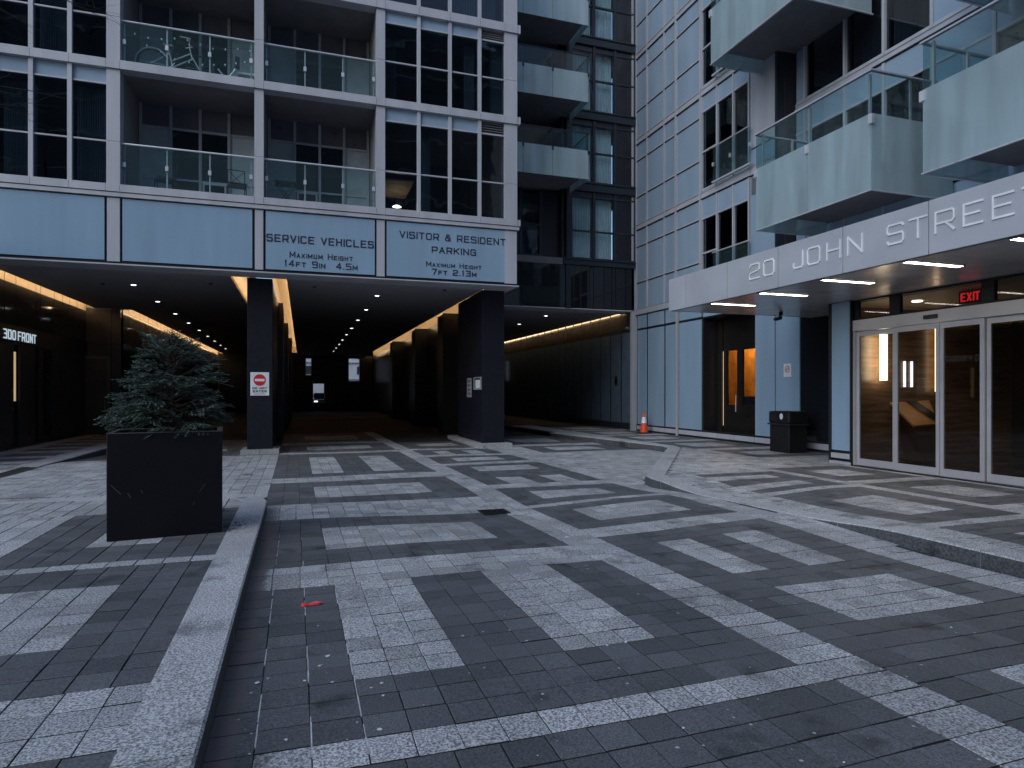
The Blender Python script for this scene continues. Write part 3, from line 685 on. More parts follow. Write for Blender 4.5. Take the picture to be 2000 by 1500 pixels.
# upper storeys (plain, above the picture) and the flank
box('upper_wall', FRAME, A, XL0, 5.72, YA+.02, YA+.3, 14.43, 17.5)
for k in range(1): box('upper_window_band', WGL, A, XL0+.3, 5.4, YA-.02, YA+.01, 15.0+k*2.6, 16.7+k*2.6)
box('flank_wall', FRAMED, A, 5.6, 5.70, YA+.31, 21.5, 4.6, 17.5)
box('roof_slab', BALSOF, A, XL0, 5.6, YA+.3, 56, 14.43, 14.8)
box('left_flank', FRAMED, A, XL0-.1, XL0, YA, 56, 0, 17.5)
# soffit over the entrance lanes
ZS = 4.53
box('soffit_border', SOFF, A, XL0, 5.72, YA-.02, 17.55, ZS, ZS+.03)
box('soffit_border', SOFF, A, 5.0, 5.72, 17.55, 21.1, ZS, ZS+.03)
box('soffit', SOFFD, A, -6.92, -1.75, 17.56, 25.9, ZS+.012, ZS+.05); box('soffit', SOFFD, A, -5.80, -1.75, 25.905, 54, ZS+.012, ZS+.05)
MB().poly([(-.38, 17.56, ZS+.012), (-.38, 54, ZS+.012), (4.93, 54, ZS+.012), (4.93, 17.56, ZS+.012)]).box(-.38, 4.93, 17.56, 54, ZS+.02, ZS+.05).build('soffit', SOFFD, A)
# coves: lining above the slots, warm strip lamps lying on the ceiling edge
def cove(x0, x1, y0, y1, led_at, zl=5.0):
    mb = MB().quad((x0,y0,zl), (x1,y0,zl), (x1,y1,zl), (x0,y1,zl)).quad((x0,y0,ZS+.05), (x0,y0,zl), (x0,y1,zl), (x0,y1,ZS+.05)).quad((x1,y0,ZS+.05), (x1,y1,ZS+.05), (x1,y1,zl), (x1,y0,zl))
    mb.quad((x0,y1,ZS+.03), (x1,y1,ZS+.03), (x1,y1,zl), (x0,y1,zl)).quad((x0,y0,ZS+.03), (x1,y0,ZS+.03), (x1,y0,zl), (x0,y0,zl))
    mb.build('cove_lining', WOOD, A)
    box('cove_lamp', LEDC, A, led_at-.02, led_at+.02, y0+.1, y1-.1, ZS+.09, ZS+.13)
cove(-7.45, -6.80, 17.6, 25.85, -6.86)
cove(-6.16, -5.72, 26.2, 53.9, -5.78)
cove(-1.95, -1.31, 17.6, 40, -1.9)
cove(-.74, -.18, 17.6, 51, -.23)
cove(4.75, 5.62, 17.6, 54, 4.80)
# pillars
pl = MB().box(-1.34, -.73, 17.6, 18.25, .12, ZS-.002).build('pillar', PILL, A, bevel=.006)
for a, b in ((-1.48, -1.03), (-1.024, -.56)): box('plinth_stone', KERB, pl, a, b, 17.32, 18.4, -.03, .118, bevel=.008)
pr = MB().box(4.93, 5.6, 17.65, 20.6, .12, ZS-.002).build('pillar', PILL, A, bevel=.006)
for a, b in ((4.72, 5.2), (5.206, 5.76)): box('plinth_stone', KERB, pr, a, b, 17.38, 19.1, -.03, .118, bevel=.008)
box('plinth_stone', KERB, pr, 4.72, 5.76, 19.106, 21.3, -.03, .118, bevel=.008)
# lane separators, staggered pilasters
box('lane_wall', BLK, A, -1.31, -.75, 18.3, 54, 0, ZS+.04)
for i, y in enumerate((22.5, 29, 37)): box('pilaster', BLK, A, -.748, -.60+.03*i, y, y+1.2, 0, ZS+.03)
box('lane_wall', BLK, A, 5.62, 6.2, 20.7, 54, 0, 4.58)
for y in (23.5, 29.7, 37.6): box('pilaster', BLK, A, 5.03, 5.618, y, y+1.0, 0, ZS+.03)
# far end of the lane with its openings
def holes(name, m, par, X0, X1, Y, Z0, Z1, hs, th=.2):
    xs = sorted({X0, X1} | {h[0] for h in hs} | {h[1] for h in hs}); zs = sorted({Z0, Z1} | {h[2] for h in hs} | {h[3] for h in hs})
    mb = MB()
    for a, b in zip(xs, xs[1:]):
        for c, d in zip(zs, zs[1:]):
            cx, cz = (a+b)/2, (c+d)/2
            if not any(h[0] < cx < h[1] and h[2] < cz < h[3] for h in hs): mb.box(a, b, Y, Y+th, c, d)
    return mb.build(name, m, par)
EH = [(.24, .75, 2.9, 4.3), (3.6, 4.55, 2.43, 4.33), (5.95, 6.45, 2.45, 4.33), (.8, 1.75, .7, 2.25)]
ew = holes('end_wall', BLK, A, -13, 12.2, 54, -.1, 5.1, EH)
for h in EH:
    f = MB(); 
    for a, b in ((h[0], h[0]+.06), (h[1]-.06, h[1])): f.box(a, b, 53.95, 54.0, h[2], h[3])
    f.box(h[0]+.06, h[1]-.06, 53.95, 54, h[2], h[2]+.06).build('window_frame', ALU, ew)
box('road_bump', pbr('pale_ramp_edge', (.35, .35, .35), .8), A, -.6, 4.9, 39.5, 39.62, 0, .05)
# ------------------------------------------------------------------ left entrance wall (300 FRONT)
E3 = empty('lobby_entrance', (-7.1, 21, 0), 'dark glass entrance wall lettered 300 FRONT left of the spruce', 'entrance')
XW = -7.2
LP_ = pbr('lane_panel_brown_glass', (.055, .049, .043), .08, 0, .5, var=.15)
wy = [14.6, 16.1, 17.9, 19.11, 19.42, 20.11, 21.44, 21.78, 22.86, 23.57, 24.22, 24.92, 25.88]
for a, b in zip(wy, wy[1:]):
    box('wall_panel', LP_, E3, XW-.012, XW, a+.02, b-.02, 3.36, 4.44); box('top_glow_lining', WOOD, E3, XW-.012, XW-.002, a+.02, b-.02, 4.442, 4.96)  # beige lining carries the cove's reflection on the panel tops in its colour
box('wall_backing', GAP, E3, XW-.2, XW-.014, 14, 26, 3.2, 4.96)
sb = box('sign_band', pbr('sign_band_black', (.012, .014, .017), .35), E3, XW-.1, XW+.03, 14, 25.88, 2.87, 3.33)
def placeL(u, v, n): return (XW+.032+n, u, v)
LETB = emit('backlit_letters', (.75, .9, 1.0), .40)
for ch, a, b in (('3', 18.53, 18.72), ('0', 18.78, 18.97), ('0', 19.03, 19.22), ('F', 19.36, 19.54), ('R', 19.60, 19.80), ('O', 19.86, 20.05), ('N', 20.11, 20.29), ('T', 20.33, 20.52)):
    mb = MB(); strokes(mb, ch, placeL, a*1.04, 2.955, (b-a)*1.04, .25, .036, .01)
    o = mb.build('letter', LETB, sb); o['label'] = 'white backlit letter %s of 300 FRONT' % ch
DPM = pbr('door_panel_dark', (.06, .058, .058), .3)
for (a, b) in ((14, 19.0), (19.12, 20.02), (20.40, 21.42), (21.79, 22.05), (22.78, 23.4), (23.5, 24.86), (24.96, 25.88)):
    box('lower_panel', DPM, E3, XW-.06, XW-.02, a, b, .15, 2.86)
box('door_glass', DARKGL, E3, XW-.08, XW-.07, 19.0, 25.88, .15, 2.86)
box('sill', FRAMED, E3, XW-.1, XW+.05, 14, 25.88, .0, .162)
box('lamp_slot', emit('warm_slot', (1.0, .68, .36), .35), E3, XW-.069, XW-.05, 20.10, 20.24, 1.35, 2.66)
box('wall_return', BLK, E3, XW-2.0, XW-.2, 26.0, 26.1, 0, 4.9)
RWM = pbr('return_wall_brown', (.10, .09, .08), .2)
rwl = MB().box(-7.6, -6.44, 25.9, 26.2, 3.30, 4.53).build('return_wall', RWM, E3); box('return_wall', RWM, E3, -6.42, -6.14, 25.9, 26.2, 3.30, 4.53)
box('return_wall', RWM, E3, -7.6, -6.44, 25.9, 26.2, 0, 3.27); box('return_wall', RWM, E3, -6.42, -6.14, 25.9, 26.2, 0, 3.27); box('return_backing', GAP, E3, -7.6, -6.14, 25.93, 26.19, 0, 4.53)
df_ = MB().box(-7.36, -7.28, 25.85, 25.9, .15, 2.85).box(-6.56, -6.48, 25.85, 25.9, .15, 2.85).box(-7.28, -6.56, 25.85, 25.9, 2.77, 2.85).build('door_frame', pbr('door_frame_dark', (.17, .16, .15), .5), E3)
dd = box('door', pbr('door_leaf_dark', (.09, .085, .08), .5), E3, -7.28, -6.56, 25.86, 25.89, .15, 2.77)
MB().tube([(-6.62, 25.83, 1.0), (-6.62, 25.83, 1.3)], .012).build('handle', STEEL, dd)
for y in [26.2+.8*i for i in range(34)]:
    box('wall_panel', LP_, E3, -6.15, -6.14, y+.02, y+.78, 0.02, 4.44); box('top_glow_lining', WOOD, E3, -6.15, -6.142, y+.02, y+.78, 4.442, 4.96)  # same beige strips for the cove light on these panel tops
box('wall_backing', GAP, E3, -6.5, -6.152, 26.2, 54, 0, 4.96)

# ------------------------------------------------------------------ BUILDING C: dark block behind
C = empty('dark_apartment_building', (8.8, 21.1, 0), 'black clad apartment block recessed between the two grey buildings', 'building')
YC = 21.1
CB = [(6.18, 6.41), (8.88, 9.2), (11.5, 11.81), (14.2, 14.51), (16.9, 17.2)]
for za, zb in CB:
    box('slab_band', FRAMED, C, 8.9, 11.79, YC-.10, YC+.2, za, zb)
    box('band_ledge', FRAMED, C, 8.9, 11.785, YC-.14, YC-.101, zb-.05, zb)
    box('floor_slab', BALSOF, C, 5.72, 8.895, YC-.02, 25, za, zb); box('floor_slab', BALSOF, C, 8.9, 11.84, YC+.21, 25, za, zb)
box('column_cladding', FRAMED, C, 9.02, 9.24, YC-.07, YC+.2, 6.42, 19.5)
box('column_cladding', FRAMED, C, 9.0, 9.2, YC-.06, YC+.2, 4.62, 6.17)
for a, b in ((5.75, 7.3), (7.32, 8.98), (9.22, 10.1), (10.12, 11.0), (11.02, 11.78)): box('base_panel', DARKGL, C, a, b, YC-.02, YC+.03, 4.64, 6.17)
box('base_backing', GAP, C, 5.72, 11.8, YC+.04, YC+.2, 4.62, 6.2)
DP = pbr('dark_cladding_panel', (.018, .018, .026), .25)
for (z0, z1) in [(6.42, 8.87), (9.21, 11.49), (11.82, 14.19), (14.52, 16.89)]:
    zt, zm = z1-.18, (z0+z1)/2-.04 if z0 > 7 else 7.44
    for a, b, k in ((9.27, 10.07, 0), (10.17, 10.93, 0), (11.02, 11.78, 1)):
        f = box('window', FRAMED, C, a, b, YC-.02, YC+.05, z0+.001, z0+.05)
        for z in (zm, zt): box('transom', FRAMED, f, a, b, YC-.03, YC+.05, z-.03, z+.03)
        for (p, q) in ((z0+.05, zm-.03), (zm+.03, zt-.03)):
            box('pane', CGL if not k else DP, f, a, b, YC, YC+.012, p, q)
        box('spandrel', DP, f, a, b, YC-.01, YC+.02, zt+.03, z1)
        if not k: curtain(C, a-.02, b+.02, YC+.22, z0+.05, zt, CURTB, 8, .02)
    for m in (10.12, 10.975, 11.8): box('mullion', FRAMED, C, m-.045, m+.045 if m < 11.7 else m-.01, YC-.06, YC+.1, z0, z1)
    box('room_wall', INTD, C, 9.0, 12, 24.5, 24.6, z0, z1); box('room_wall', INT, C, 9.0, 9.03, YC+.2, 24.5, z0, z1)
    # balcony recess
    box('recess_wall', INTD, C, 5.75, 9.0, 22.6, 22.7, z0, z1); box('recess_wall', DP, C, 8.85, 8.9, YC, 22.6, z0, z1)
# first-floor dark window with blinds
f = MB().box(7.35, 7.43, 21.3, 21.4, 6.45, 8.8).box(8.07, 8.2, 21.3, 21.4, 6.45, 8.8).box(7.43, 8.07, 21.3, 21.4, 7.55, 7.62).box(7.43, 8.07, 21.3, 21.4, 6.45, 6.52).build('window', FRAMED, C)
box('pane', WGL, f, 7.43, 8.07, 21.34, 21.352, 6.52, 8.8)
for i in range(12):
    x = 7.45+i*.051; box('blind_slat', CURT, f, x, x+.034, 21.46, 21.47, 6.54, 8.75)
box('wall_panel', DP, C, 8.2, 9.0, 21.3, 21.34, 6.42, 8.87); box('wall_panel', DP, C, 5.75, 7.35, 21.3, 21.34, 6.42, 8.87)
for k, zb in enumerate((8.72, 11.31, 13.88, 16.45)):
    b = MB().box(5.74, 9.02, 19.5, YC-.03, zb+.16, zb+.38).build('balcony', BALSOF, C)
    yf = 19.42; xs = [5.80, 6.80, 7.83, 9.12]
    for a, c in zip(xs, xs[1:]):
        box('frosted_panel', FGLC, b, a+.006, c-.006, yf-.006, yf+.006, zb, zb+.96)
        box('glass_panel', BGL, b, a+.006, c-.006, yf-.006, yf+.006, zb+.962, zb+1.52)
    for x in xs[1:]: box('clamp', FRAMED, b, x-.03, x+.03, yf-.03, yf+.05, zb+.84, zb+.95); 
    for x in xs[1:]: box('post', FRAMED, b, x-.018, x+.018, yf+.05, yf+.09, zb+.2, zb+1.5)
    MB().tube([(5.8, yf, zb+1.54), (9.13, yf, zb+1.54), (9.13, YC-.03, zb+1.54)], .025, 8).build('handrail', FRAMED, b)
    box('frosted_panel', FGLC, b, 9.12, 9.132, yf+.01, yf+.75, zb, zb+.96); box('glass_panel', BGL, b, 9.12, 9.132, yf+.01, yf+.75, zb+.962, zb+1.52)
    box('frosted_panel', FGLC, b, 9.12, 9.132, yf+.76, YC-.12, zb, zb+.96); box('glass_panel', BGL, b, 9.12, 9.132, yf+.76, YC-.12, zb+.962, zb+1.52)
box('upper_wall', FRAMED, C, 5.72, 11.8, YC, YC+.2, 17.21, 19.5)
box('rear_wall', FRAMED, C, 5.7, 12.5, 25, 25.2, 4.7, 19.5)
box('soffit', SOFF, C, 5.73, 11.8, YC-.02, 22.0, 4.59, 4.62); box('soffit', SOFFD, C, 5.73, 11.55, 22.01, 54, 4.60, 4.64)

# ------------------------------------------------------------------ BUILDING B: right-hand tower with canopy
B = empty('residential_tower', (11.85, 12, 0), 'pale grey panelled tower with frosted glass balconies above its lettered entrance canopy', 'building')
XB = 11.85
vy = [21.04, 20.25, 19.10, 18.40, 17.02]
rows = [(4.66, 5.64), (5.68, 6.98), (7.02, 7.57), (7.83, 8.82), (8.86, 10.17), (10.21, 10.75), (11.02, 12.01), (12.05, 13.37), (13.41, 13.93), (14.2, 15.2), (15.24, 16.5), (16.54, 17.1)]
for a, b in zip(vy, vy[1:]):
    for z0, z1 in rows: box('wall_panel', SPAN, B, XB, XB+.03, b+.035, a-.035, z0, z1)
for y in vy:
    box('mullion', FRAME, B, XB-.04, XB+.05, y-.032, y+.032, 4.66, 19.5)
box('mullion', FRAME, B, XB-.04, XB+.05, 18.335, 18.36, 4.66, 17)
for z in (5.66, 7.0, 8.84, 10.19, 12.03, 13.39, 15.22, 16.52):
    for a, b in zip(vy, vy[1:]):
        tq = box('transom', FRAME, B, XB-.03, XB+.04, b+.034, a-.034, z-.018, z+.022); box('shadow_line', GAP, tq, XB-.012, XB+.04, b+.034, a-.034, z-.05, z-.0185)  # black strip below each transom draws its shadow line
def band(y0, y1, z0, z1, X=XB):
    box('slab_band', FRAME, B, X-.015, X+.05, y0, y1, z0+.05, z1-.03)
    box('band_ledge', FRAME, B, X-.05, X+.05, y0, y1, z0+.03, z0+.06); box('shadow_line', GAP, B, X-.012, X+.05, y0, y1, z0-.005, z0+.029); box('band_ledge', FRAME, B, X-.035, X+.05, y0, y1, z1-.03, z1)  # black strip below the lower ledge stands for its shadow
for z0, z1 in ((7.58, 7.82), (10.76, 11.01), (13.94, 14.19), (17.11, 17.3)):
    for a, b in zip(vy, vy[1:]): band(b+.034, a-.034, z0, z1)
box('backing_wall', INTD, B, XB+.06, XB+.2, 17.05, 21.1, 4.6, 19.5)
box('backing_wall', INTD, B, XB+.06, XB+.2, 13.7, 14.6, 4.6, 19.5)
box('corner_column', FRAME, B, XB-.18, XB+.05, 21.08, 21.2, .14, 19.5)
# window stack
wy_ = [16.95, 16.18, 15.42, 14.74]
for k, (zb, zt) in enumerate(((4.75, 6.95), (7.9, 10.27), (11.1, 13.45))):
    band(14.70, 16.98, zb-.32 if k else 4.62, zb-.08)
    for i in range(3):
        a, b = wy_[i+1], wy_[i]
        f = box('window', FRAME, B, XB-.02, XB+.06, a+.03, b-.03, zb-.06, zb)
        for z in ([zt, zb+1.12] if i == 0 else [zt]): box('transom', FRAME, f, XB-.02, XB+.06, a+.03, b-.03, z, z+.05)
        if i == 0:
            box('pane', WGL, f, XB+.03, XB+.042, a+.03, b-.03, zb, zb+1.12); box('pane', WGL, f, XB+.03, XB+.042, a+.03, b-.03, zb+1.17, zt)
        else: box('pane', WGL, f, XB+.03, XB+.042, a+.03, b-.03, zb, zt)
        box('spandrel', SPAN, f, XB, XB+.03, a+.03, b-.03, zt+.05, zt+.62)
    for y in wy_: box('mullion', FRAME, B, XB-.035, XB+.07, y-.028, y+.028, zb-.06, zt+.62)
    # juliet balustrade
    j = MB().tube([(XB-.16, 16.2, zb+1.02), (XB-.16, 14.5, zb+1.02)], .022, 8).build('juliet_balcony', FRAME, B)
    box('bottom_rail', FRAME, j, XB-.19, XB-.13, 14.5, 16.2, zb-.05, zb)
    for a, b in ((14.53, 15.36), (15.38, 16.17)): box('glass_panel', BGL, j, XB-.165, XB-.153, a, b, zb+.01, zb+.99)
    for y in (14.53, 15.37, 16.16):
        box('clamp', STEEL, j, XB-.19, XB-.13, y-.025, y+.025, zb+.45, zb+.56)
        box('bracket', ALU, j, XB-.12, XB-.0, y-.015, y+.015, zb-.04, zb-.01)
    box('room_wall', INTD, B, 15, 15.1, 13.6, 17.0, zb-.1, zt+.7); box('room_wall', INTD, B, XB+.2, 15, 13.6, 13.66, zb-.1, zt+.7); box('room_wall', INTD, B, XB+.2, 15, 16.99, 17.04, zb-.1, zt+.7)
    box('floor_slab', BALSOF, B, XB+.08, 15, 13.66, 16.98, zb-.3, zb-.1)
# strip between windows and the recess
for z0, z1 in ((4.66, 7.55), (7.85, 8.3), (8.34, 10.73), (11.03, 13.9)): box('wall_panel', FRAME if z0 > 8.31 and z0 < 8.4 else SPAN, B, XB-.01, XB+.03, 13.72, 14.68, z0, z1)
for z0, z1 in ((7.57, 7.83), (10.75, 11.01)): band(13.7, 14.68, z0, z1)
gr = box('vent_grille', BLACKM, B, XB-.025, XB-.012, 14.40, 14.62, 7.05, 7.52)
for i in range(9): box('louvre', FRAME, gr, XB-.035, XB-.026, 14.40, 14.62, 7.07+i*.05, 7.085+i*.05)
box('corner_trim', FRAMED, B, XB-.03, 12.42, 13.62, 13.70, 4.6, 19.5)
pbr('curtain_charcoal', (.10, .10, .115), .9)
# recess behind balconies
XC = 12.40
ry = [13.60, 13.25, 11.98, 10.90, 9.75, 8.5, 7.2, 5.9, 4.6, 3.3]
for zf in (2.80, 5.98, 9.16, 12.34):
    z0, z1, zt = zf, zf+3.18, zf+2.36
    if zf < 4: z0, zt = 4.2, 5.0
    for i, (a, b) in enumerate(zip(ry, ry[1:])):
        opening = i in (1, 2, 3, 5, 6)
        f = box('window' if opening else 'wall_frame', FRAME, B, XC-.01, XC+.06, b+.035, a-.035, z0, z0+.06)
        box('transom', FRAME, f, XC-.02, XC+.06, b+.035, a-.035, zt, zt+.06)
        if opening: box('pane', WGL, f, XC+.03, XC+.042, b+.035, a-.035, z0+.06, zt)
        else: box('panel', SPAN, f, XC+.0, XC+.03, b+.035, a-.035, z0+.06, zt)
        box('spandrel', SPAN, f, XC+.0, XC+.03, b+.035, a-.035, zt+.06, z1-.2)
        if i in (1, 2, 3, 5) and zf > 4: 
            mb = MB(); n = 40
            for q in range(n+1):
                y = b+.05+(a-b-.1)*q/n; mb.v += [(XC+.25+.03*sin(q*1.7), y, z0+.08), (XC+.25+.03*sin(q*1.7), y, zt-.02)]
            for q in range(n): mb.f.append((2*q, 2*q+1, 2*q+3, 2*q+2)); mb.m.append(0)
            mb.build('curtain', bpy.data.materials['curtain_charcoal'], B)
    for y in ry[1:]: box('mullion', FRAME, B, XC-.04, XC+.08, y-.035, y+.035, z0, z1-.2)
    band(3.3, 13.58, z1-.19, z1+.0, XC)
    box('room_wall', INTD, B, 16, 16.1, 2, 13.6, z0, z1)
    box('floor_slab', BALSOF, B, XC+.1, 16, 3, 13.6, z1-.2, z1-.02)
box('backing_wall', INTD, B, 16.2, 16.4, -6, 22, 0, 19.5)
box('upper_wall', FRAME, B, XB+.01, XB+.2, 14.7, 17, 14.4, 19.5)
box('near_wall', FRAME, B, XC, XC+.2, -8, 3.25, 4.2, 19.5); box('upper_wall', FRAME, B, XC, XC+.2, 3.25, 13.6, 15.6, 19.5)
# balconies
def bbalc(y_far, y_near, zb, joints, xf=10.2, near_return=True):
    b = MB().box(xf+.06, XC-.02, y_near+.06, y_far-.06, zb+.34, zb+.58).build('balcony', BALSOF, B)
    zt = zb+2.27; zf = zb+1.44
    ys = [y_far]+joints+[y_near]
    for a, c in zip(ys, ys[1:]):
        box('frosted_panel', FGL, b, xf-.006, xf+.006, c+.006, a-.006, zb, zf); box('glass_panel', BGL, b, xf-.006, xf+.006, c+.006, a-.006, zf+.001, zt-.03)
    for y in joints: box('post', ALU, b, xf+.04, xf+.10, y-.03, y+.03, zb+.5, zt-.03)
    for y in (y_far-.12, y_near+.12): box('post', ALU, b, xf+.08, xf+.13, y-.02, y+.02, zb+.5, zt-.03)
    for y in ys: box('clamp', STEEL, b, xf-.035, xf+.035, y-.045, y+.045, zb+1.24, zb+1.42)
    for y in ([y_far, y_near] if near_return else [y_far]):
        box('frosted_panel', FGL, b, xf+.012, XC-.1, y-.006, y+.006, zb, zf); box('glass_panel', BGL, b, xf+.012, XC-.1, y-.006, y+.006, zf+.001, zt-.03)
        box('post', ALU, b, 11.2, 11.25, y-.05 if y == y_far else y+.02, y-.02 if y == y_far else y+.05, zb+.5, zt-.03)
    r_ = .035
    mb = MB().box(xf-r_, xf+r_, y_near-r_, y_far+r_, zt-.03, zt).box(xf+r_, XC-.05, y_far-r_, y_far+r_, zt-.031, zt-.001)
    if near_return: mb.box(xf+r_, XC-.05, y_near-r_, y_near+r_, zt-.031, zt-.001)
    mb.build('handrail', FRAME, b)
    mb = MB().box(xf-.02, xf+.02, y_near-.02, y_far+.02, zb-.02, zb).box(xf+.02, XC-.05, y_far-.02, y_far+.02, zb-.021, zb-.001)
    if near_return: mb.box(xf+.02, XC-.05, y_near-.02, y_near+.02, zb-.021, zb-.001)
    mb.build('bottom_trim', STEEL, b)
    for y in (y_far-.8, (y_far+y_near)/2, y_near+.6): MB().box(xf+.03, xf+.22, y-.05, y+.05, zb+.28, zb+.34).build('bracket', ALU, b)
bbalc(12.45, 9.25, 5.42, [10.85])
bbalc(14.2, 11.15, 10.2, [12.7])
bbalc(8.2, 3.6, 5.38, [6.45, 5.0], near_return=True)
bbalc(8.2, 3.6, 8.56, [6.45, 5.0])
# ground-floor panels
ly = [(20.98, 20.30), (20.24, 19.13), (19.07, 18.42), (18.24, 16.96)]
GPAN = pbr('wall_glass_blue', (0.26, 0.365, 0.485), 0.09, 0, 0.5, var=0.09, vscale=1.6, streak=True)
for a, b in ly:
    box('wall_panel', GPAN, B, XB-.004, XB+.028, b+.03, a-.03, .40, 3.86); box('wall_panel', GPAN, B, XB-.004, XB+.028, b+.03, a-.03, 3.94, 4.40)
for a, b in ((16.90, 16.20), (16.16, 15.42), (15.38, 14.56)): box('wall_panel', GPAN, B, XB, XB+.03, b, a, 3.92, 4.40)
for a, b in ((14.50, 13.74), (13.70, 12.86)):
    box('wall_panel', GPAN, B, XB, XB+.03, b, a, .40, 3.9)
    box('wall_panel', GPAN, B, XB, XB+.03, b, a, 3.93, 4.40)
box('wall_backing', GAP, B, XB+.031, XB+.06, 16.93, 21.05, .14, 4.45); box('wall_backing', GAP, B, XB+.031, XB+.06, 12.83, 14.53, .14, 4.45)
box('wall_backing', GAP, B, XB+.031, XB+.06, 14.53, 16.93, 3.88, 4.45)
box('fascia_band', FRAME, B, XB-.04, XB+.2, 12.45, 21.07, 4.45, 4.64)
box('double_mullion', FRAME, B, XB-.04, XB+.04, 18.28, 18.37, .14, 4.44)
for a, b in [(21.0, 20.28), (20.26, 19.11), (19.09, 18.41), (18.25, 16.95), (16.93, 16.2), (16.18, 15.42), (15.4, 14.54), (14.52, 13.73), (13.71, 12.86), (12.84, 11.7), (11.68, 10.36)]:
    box('base_strip', FRAME, B, XB-.005, XB+.03, b, a, .205, .345)
box('base_backing', GAP, B, XB+.005, XB+.04, 10.3, 21.05, .12, .40)
# recessed doorway with warm interior
rec = box('recess_jamb', BLK, B, XB+.03, 12.7, 16.90, 16.95, .345, 3.9); box('recess_jamb', BLK, B, XB+.06, 12.7, 14.52, 14.56, .345, 3.9)
box('recess_ceiling', BLK, B, XB+.06, 12.7, 14.52, 16.95, 3.86, 3.9)
dsk = holes
dl = MB()
for (a, b, z0, z1) in ((16.9, 16.70, .3, 3.86), (16.62, 16.45, .3, 3.86), (15.98, 15.72, .3, 3.86), (15.14, 14.56, .3, 3.86), (16.45, 15.98, 2.85, 3.86), (15.72, 15.14, 2.85, 3.86), (16.45, 15.98, .3, 1.2), (15.72, 15.14, .3, 1.2)):
    dl.box(12.40, 12.46, b, a, z0, z1)
dl = dl.build('door_screen', pbr('black_brown_door', (.012, .010, .009), .3), B)
for a, b in ((16.45, 15.98), (15.72, 15.14)): box('pane', DGL, dl, 12.43, 12.442, b, a, 1.2, 2.85)
MB().tube([(12.37, 16.0, 1.0), (12.37, 16.0, 1.5)], .014).build('handle', STEEL, dl)
box('lamp_slot', emit('warm_slot_right', (1.0, .6, .32), .55), dl, 12.44, 12.455, 16.63, 16.69, .55, 2.85)
OR = pbr('orange_stained_wall', (.70, .30, .045), .5, var=.35, vscale=2.2)
box('lobby_wall', OR, B, 14.5, 14.6, 14, 24, .14, 3.8); 
box('lobby_wall', OR, B, 12.5, 14.5, 20.0, 20.1, .14, 3.8)
box('lobby_chair', pbr('blue_seat', (.03, .05, .12), .7), B, 13.6, 14.1, 16.9, 17.3, .14, 1.45)
box('lobby_ceiling', INTD, B, 12.5, 14.6, 14.5, 20.1, 3.8, 3.85)
ol = tag(MB().lathe([(0, 0), (.10, 0), (.10, .03), (0, .03)], (13.6, 17.6, 3.75), 14).build('room_lamp', emit('orange_room_lamp', (1, .7, .35), 4)), 'ceiling lamp in the orange lit room behind the dark doorway', 'ceiling light')
ql = bpy.data.lights.new('orange_room_light', 'POINT'); ql.energy = 90; ql.color = (1, .68, .36); ql.shadow_soft_size = .15
qo = bpy.data.objects.new('orange_room_light', ql); COL.objects.link(qo); qo.location = (13.6, 17.6, 3.5); qo.parent = ol
# dark glazed recess beside the vestibule
box('dark_glazing', DARKGL, B, XB+.0, XB+.03, 11.72, 12.82, .4, 4.4); box('dark_glazing', DARKGL, B, XB, XB+.03, 10.36, 11.66, .4, 4.4)
# vestibule
box('corner_pier', SIGNP, B, 10.30, 10.36, 9.83, 10.29, .42, 3.39)
MB().box(10.285, 10.38, 10.292, 10.36, .14, 3.4).box(10.285, 10.38, 9.80, 9.828, .14, 3.4).build('pier_edge', GAP, B)
MB().box(10.28, 10.36, 9.83, 10.29, .26, .36).box(10.28, 10.36, 9.80, 10.34, .14, .2).build('pier_base', FRAME, B)
box('pier_backing', GAP, B, 10.361, 10.40, 9.80, 10.36, .14, 3.4)
box('vestibule_side', FRAMED, B, 10.40, XB, 10.33, 10.36, .14, 3.4)
XD = 10.38
dj = [9.78, 8.90, 8.02, 7.27, 6.42, 5.5]
ent = MB().box(XD-.06, XD+.10, 4.6, 9.79, 2.79, 3.0).build('sliding_entrance', ALU, B)
box('sensor', BLACKM, ent, XD-.09, XD-.061, 8.02, 8.27, 2.86, 2.93)
box('jamb', ALU, ent, XD-.04, XD+.08, 9.76, 9.80, .14, 2.788)
box('threshold', FRAMED, ent, XD-.06, XD+.1, 4.6, 9.79, .14, .155)
for i, (a, b) in enumerate(zip(dj, dj[1:])):
    xo = XD+(.045 if i in (0, 3, 4) else 0); s = .065
    a -= .005; b += .005
    dr_ = MB().box(xo-.02, xo+.02, a-s, a, .16, 2.785).box(xo-.02, xo+.02, b, b+s, .16, 2.785).box(xo-.02, xo+.02, b+s, a-s, .16, .29).box(xo-.02, xo+.02, b+s, a-s, 2.69, 2.785).build('door_leaf', ALU, B)
    box('pane', DGL, dr_, xo-.006, xo+.006, b+s, a-s, .29, 2.69)
for a, b in ((9.72, 9.02), (8.80, 7.33), (7.13, 6.1), (5.9, 4.9)):
    box('transom_light', DGL, B, XD+.03, XD+.04, b, a, 3.04, 3.36)
tf_ = MB().box(XD-.0, XD+.08, 9.72, 9.80, 3.0, 3.40).box(XD, XD+.08, 4.6, 9.72, 3.37, 3.40).box(XD, XD+.08, 4.6, 9.72, 3.001, 3.04)
for a, b in ((9.02, 8.80), (7.33, 7.13), (6.1, 5.9), (4.9, 4.6)): tf_.box(XD, XD+.08, b, a, 3.04, 3.37)
tf_.build('transom_frame', GAP, B)
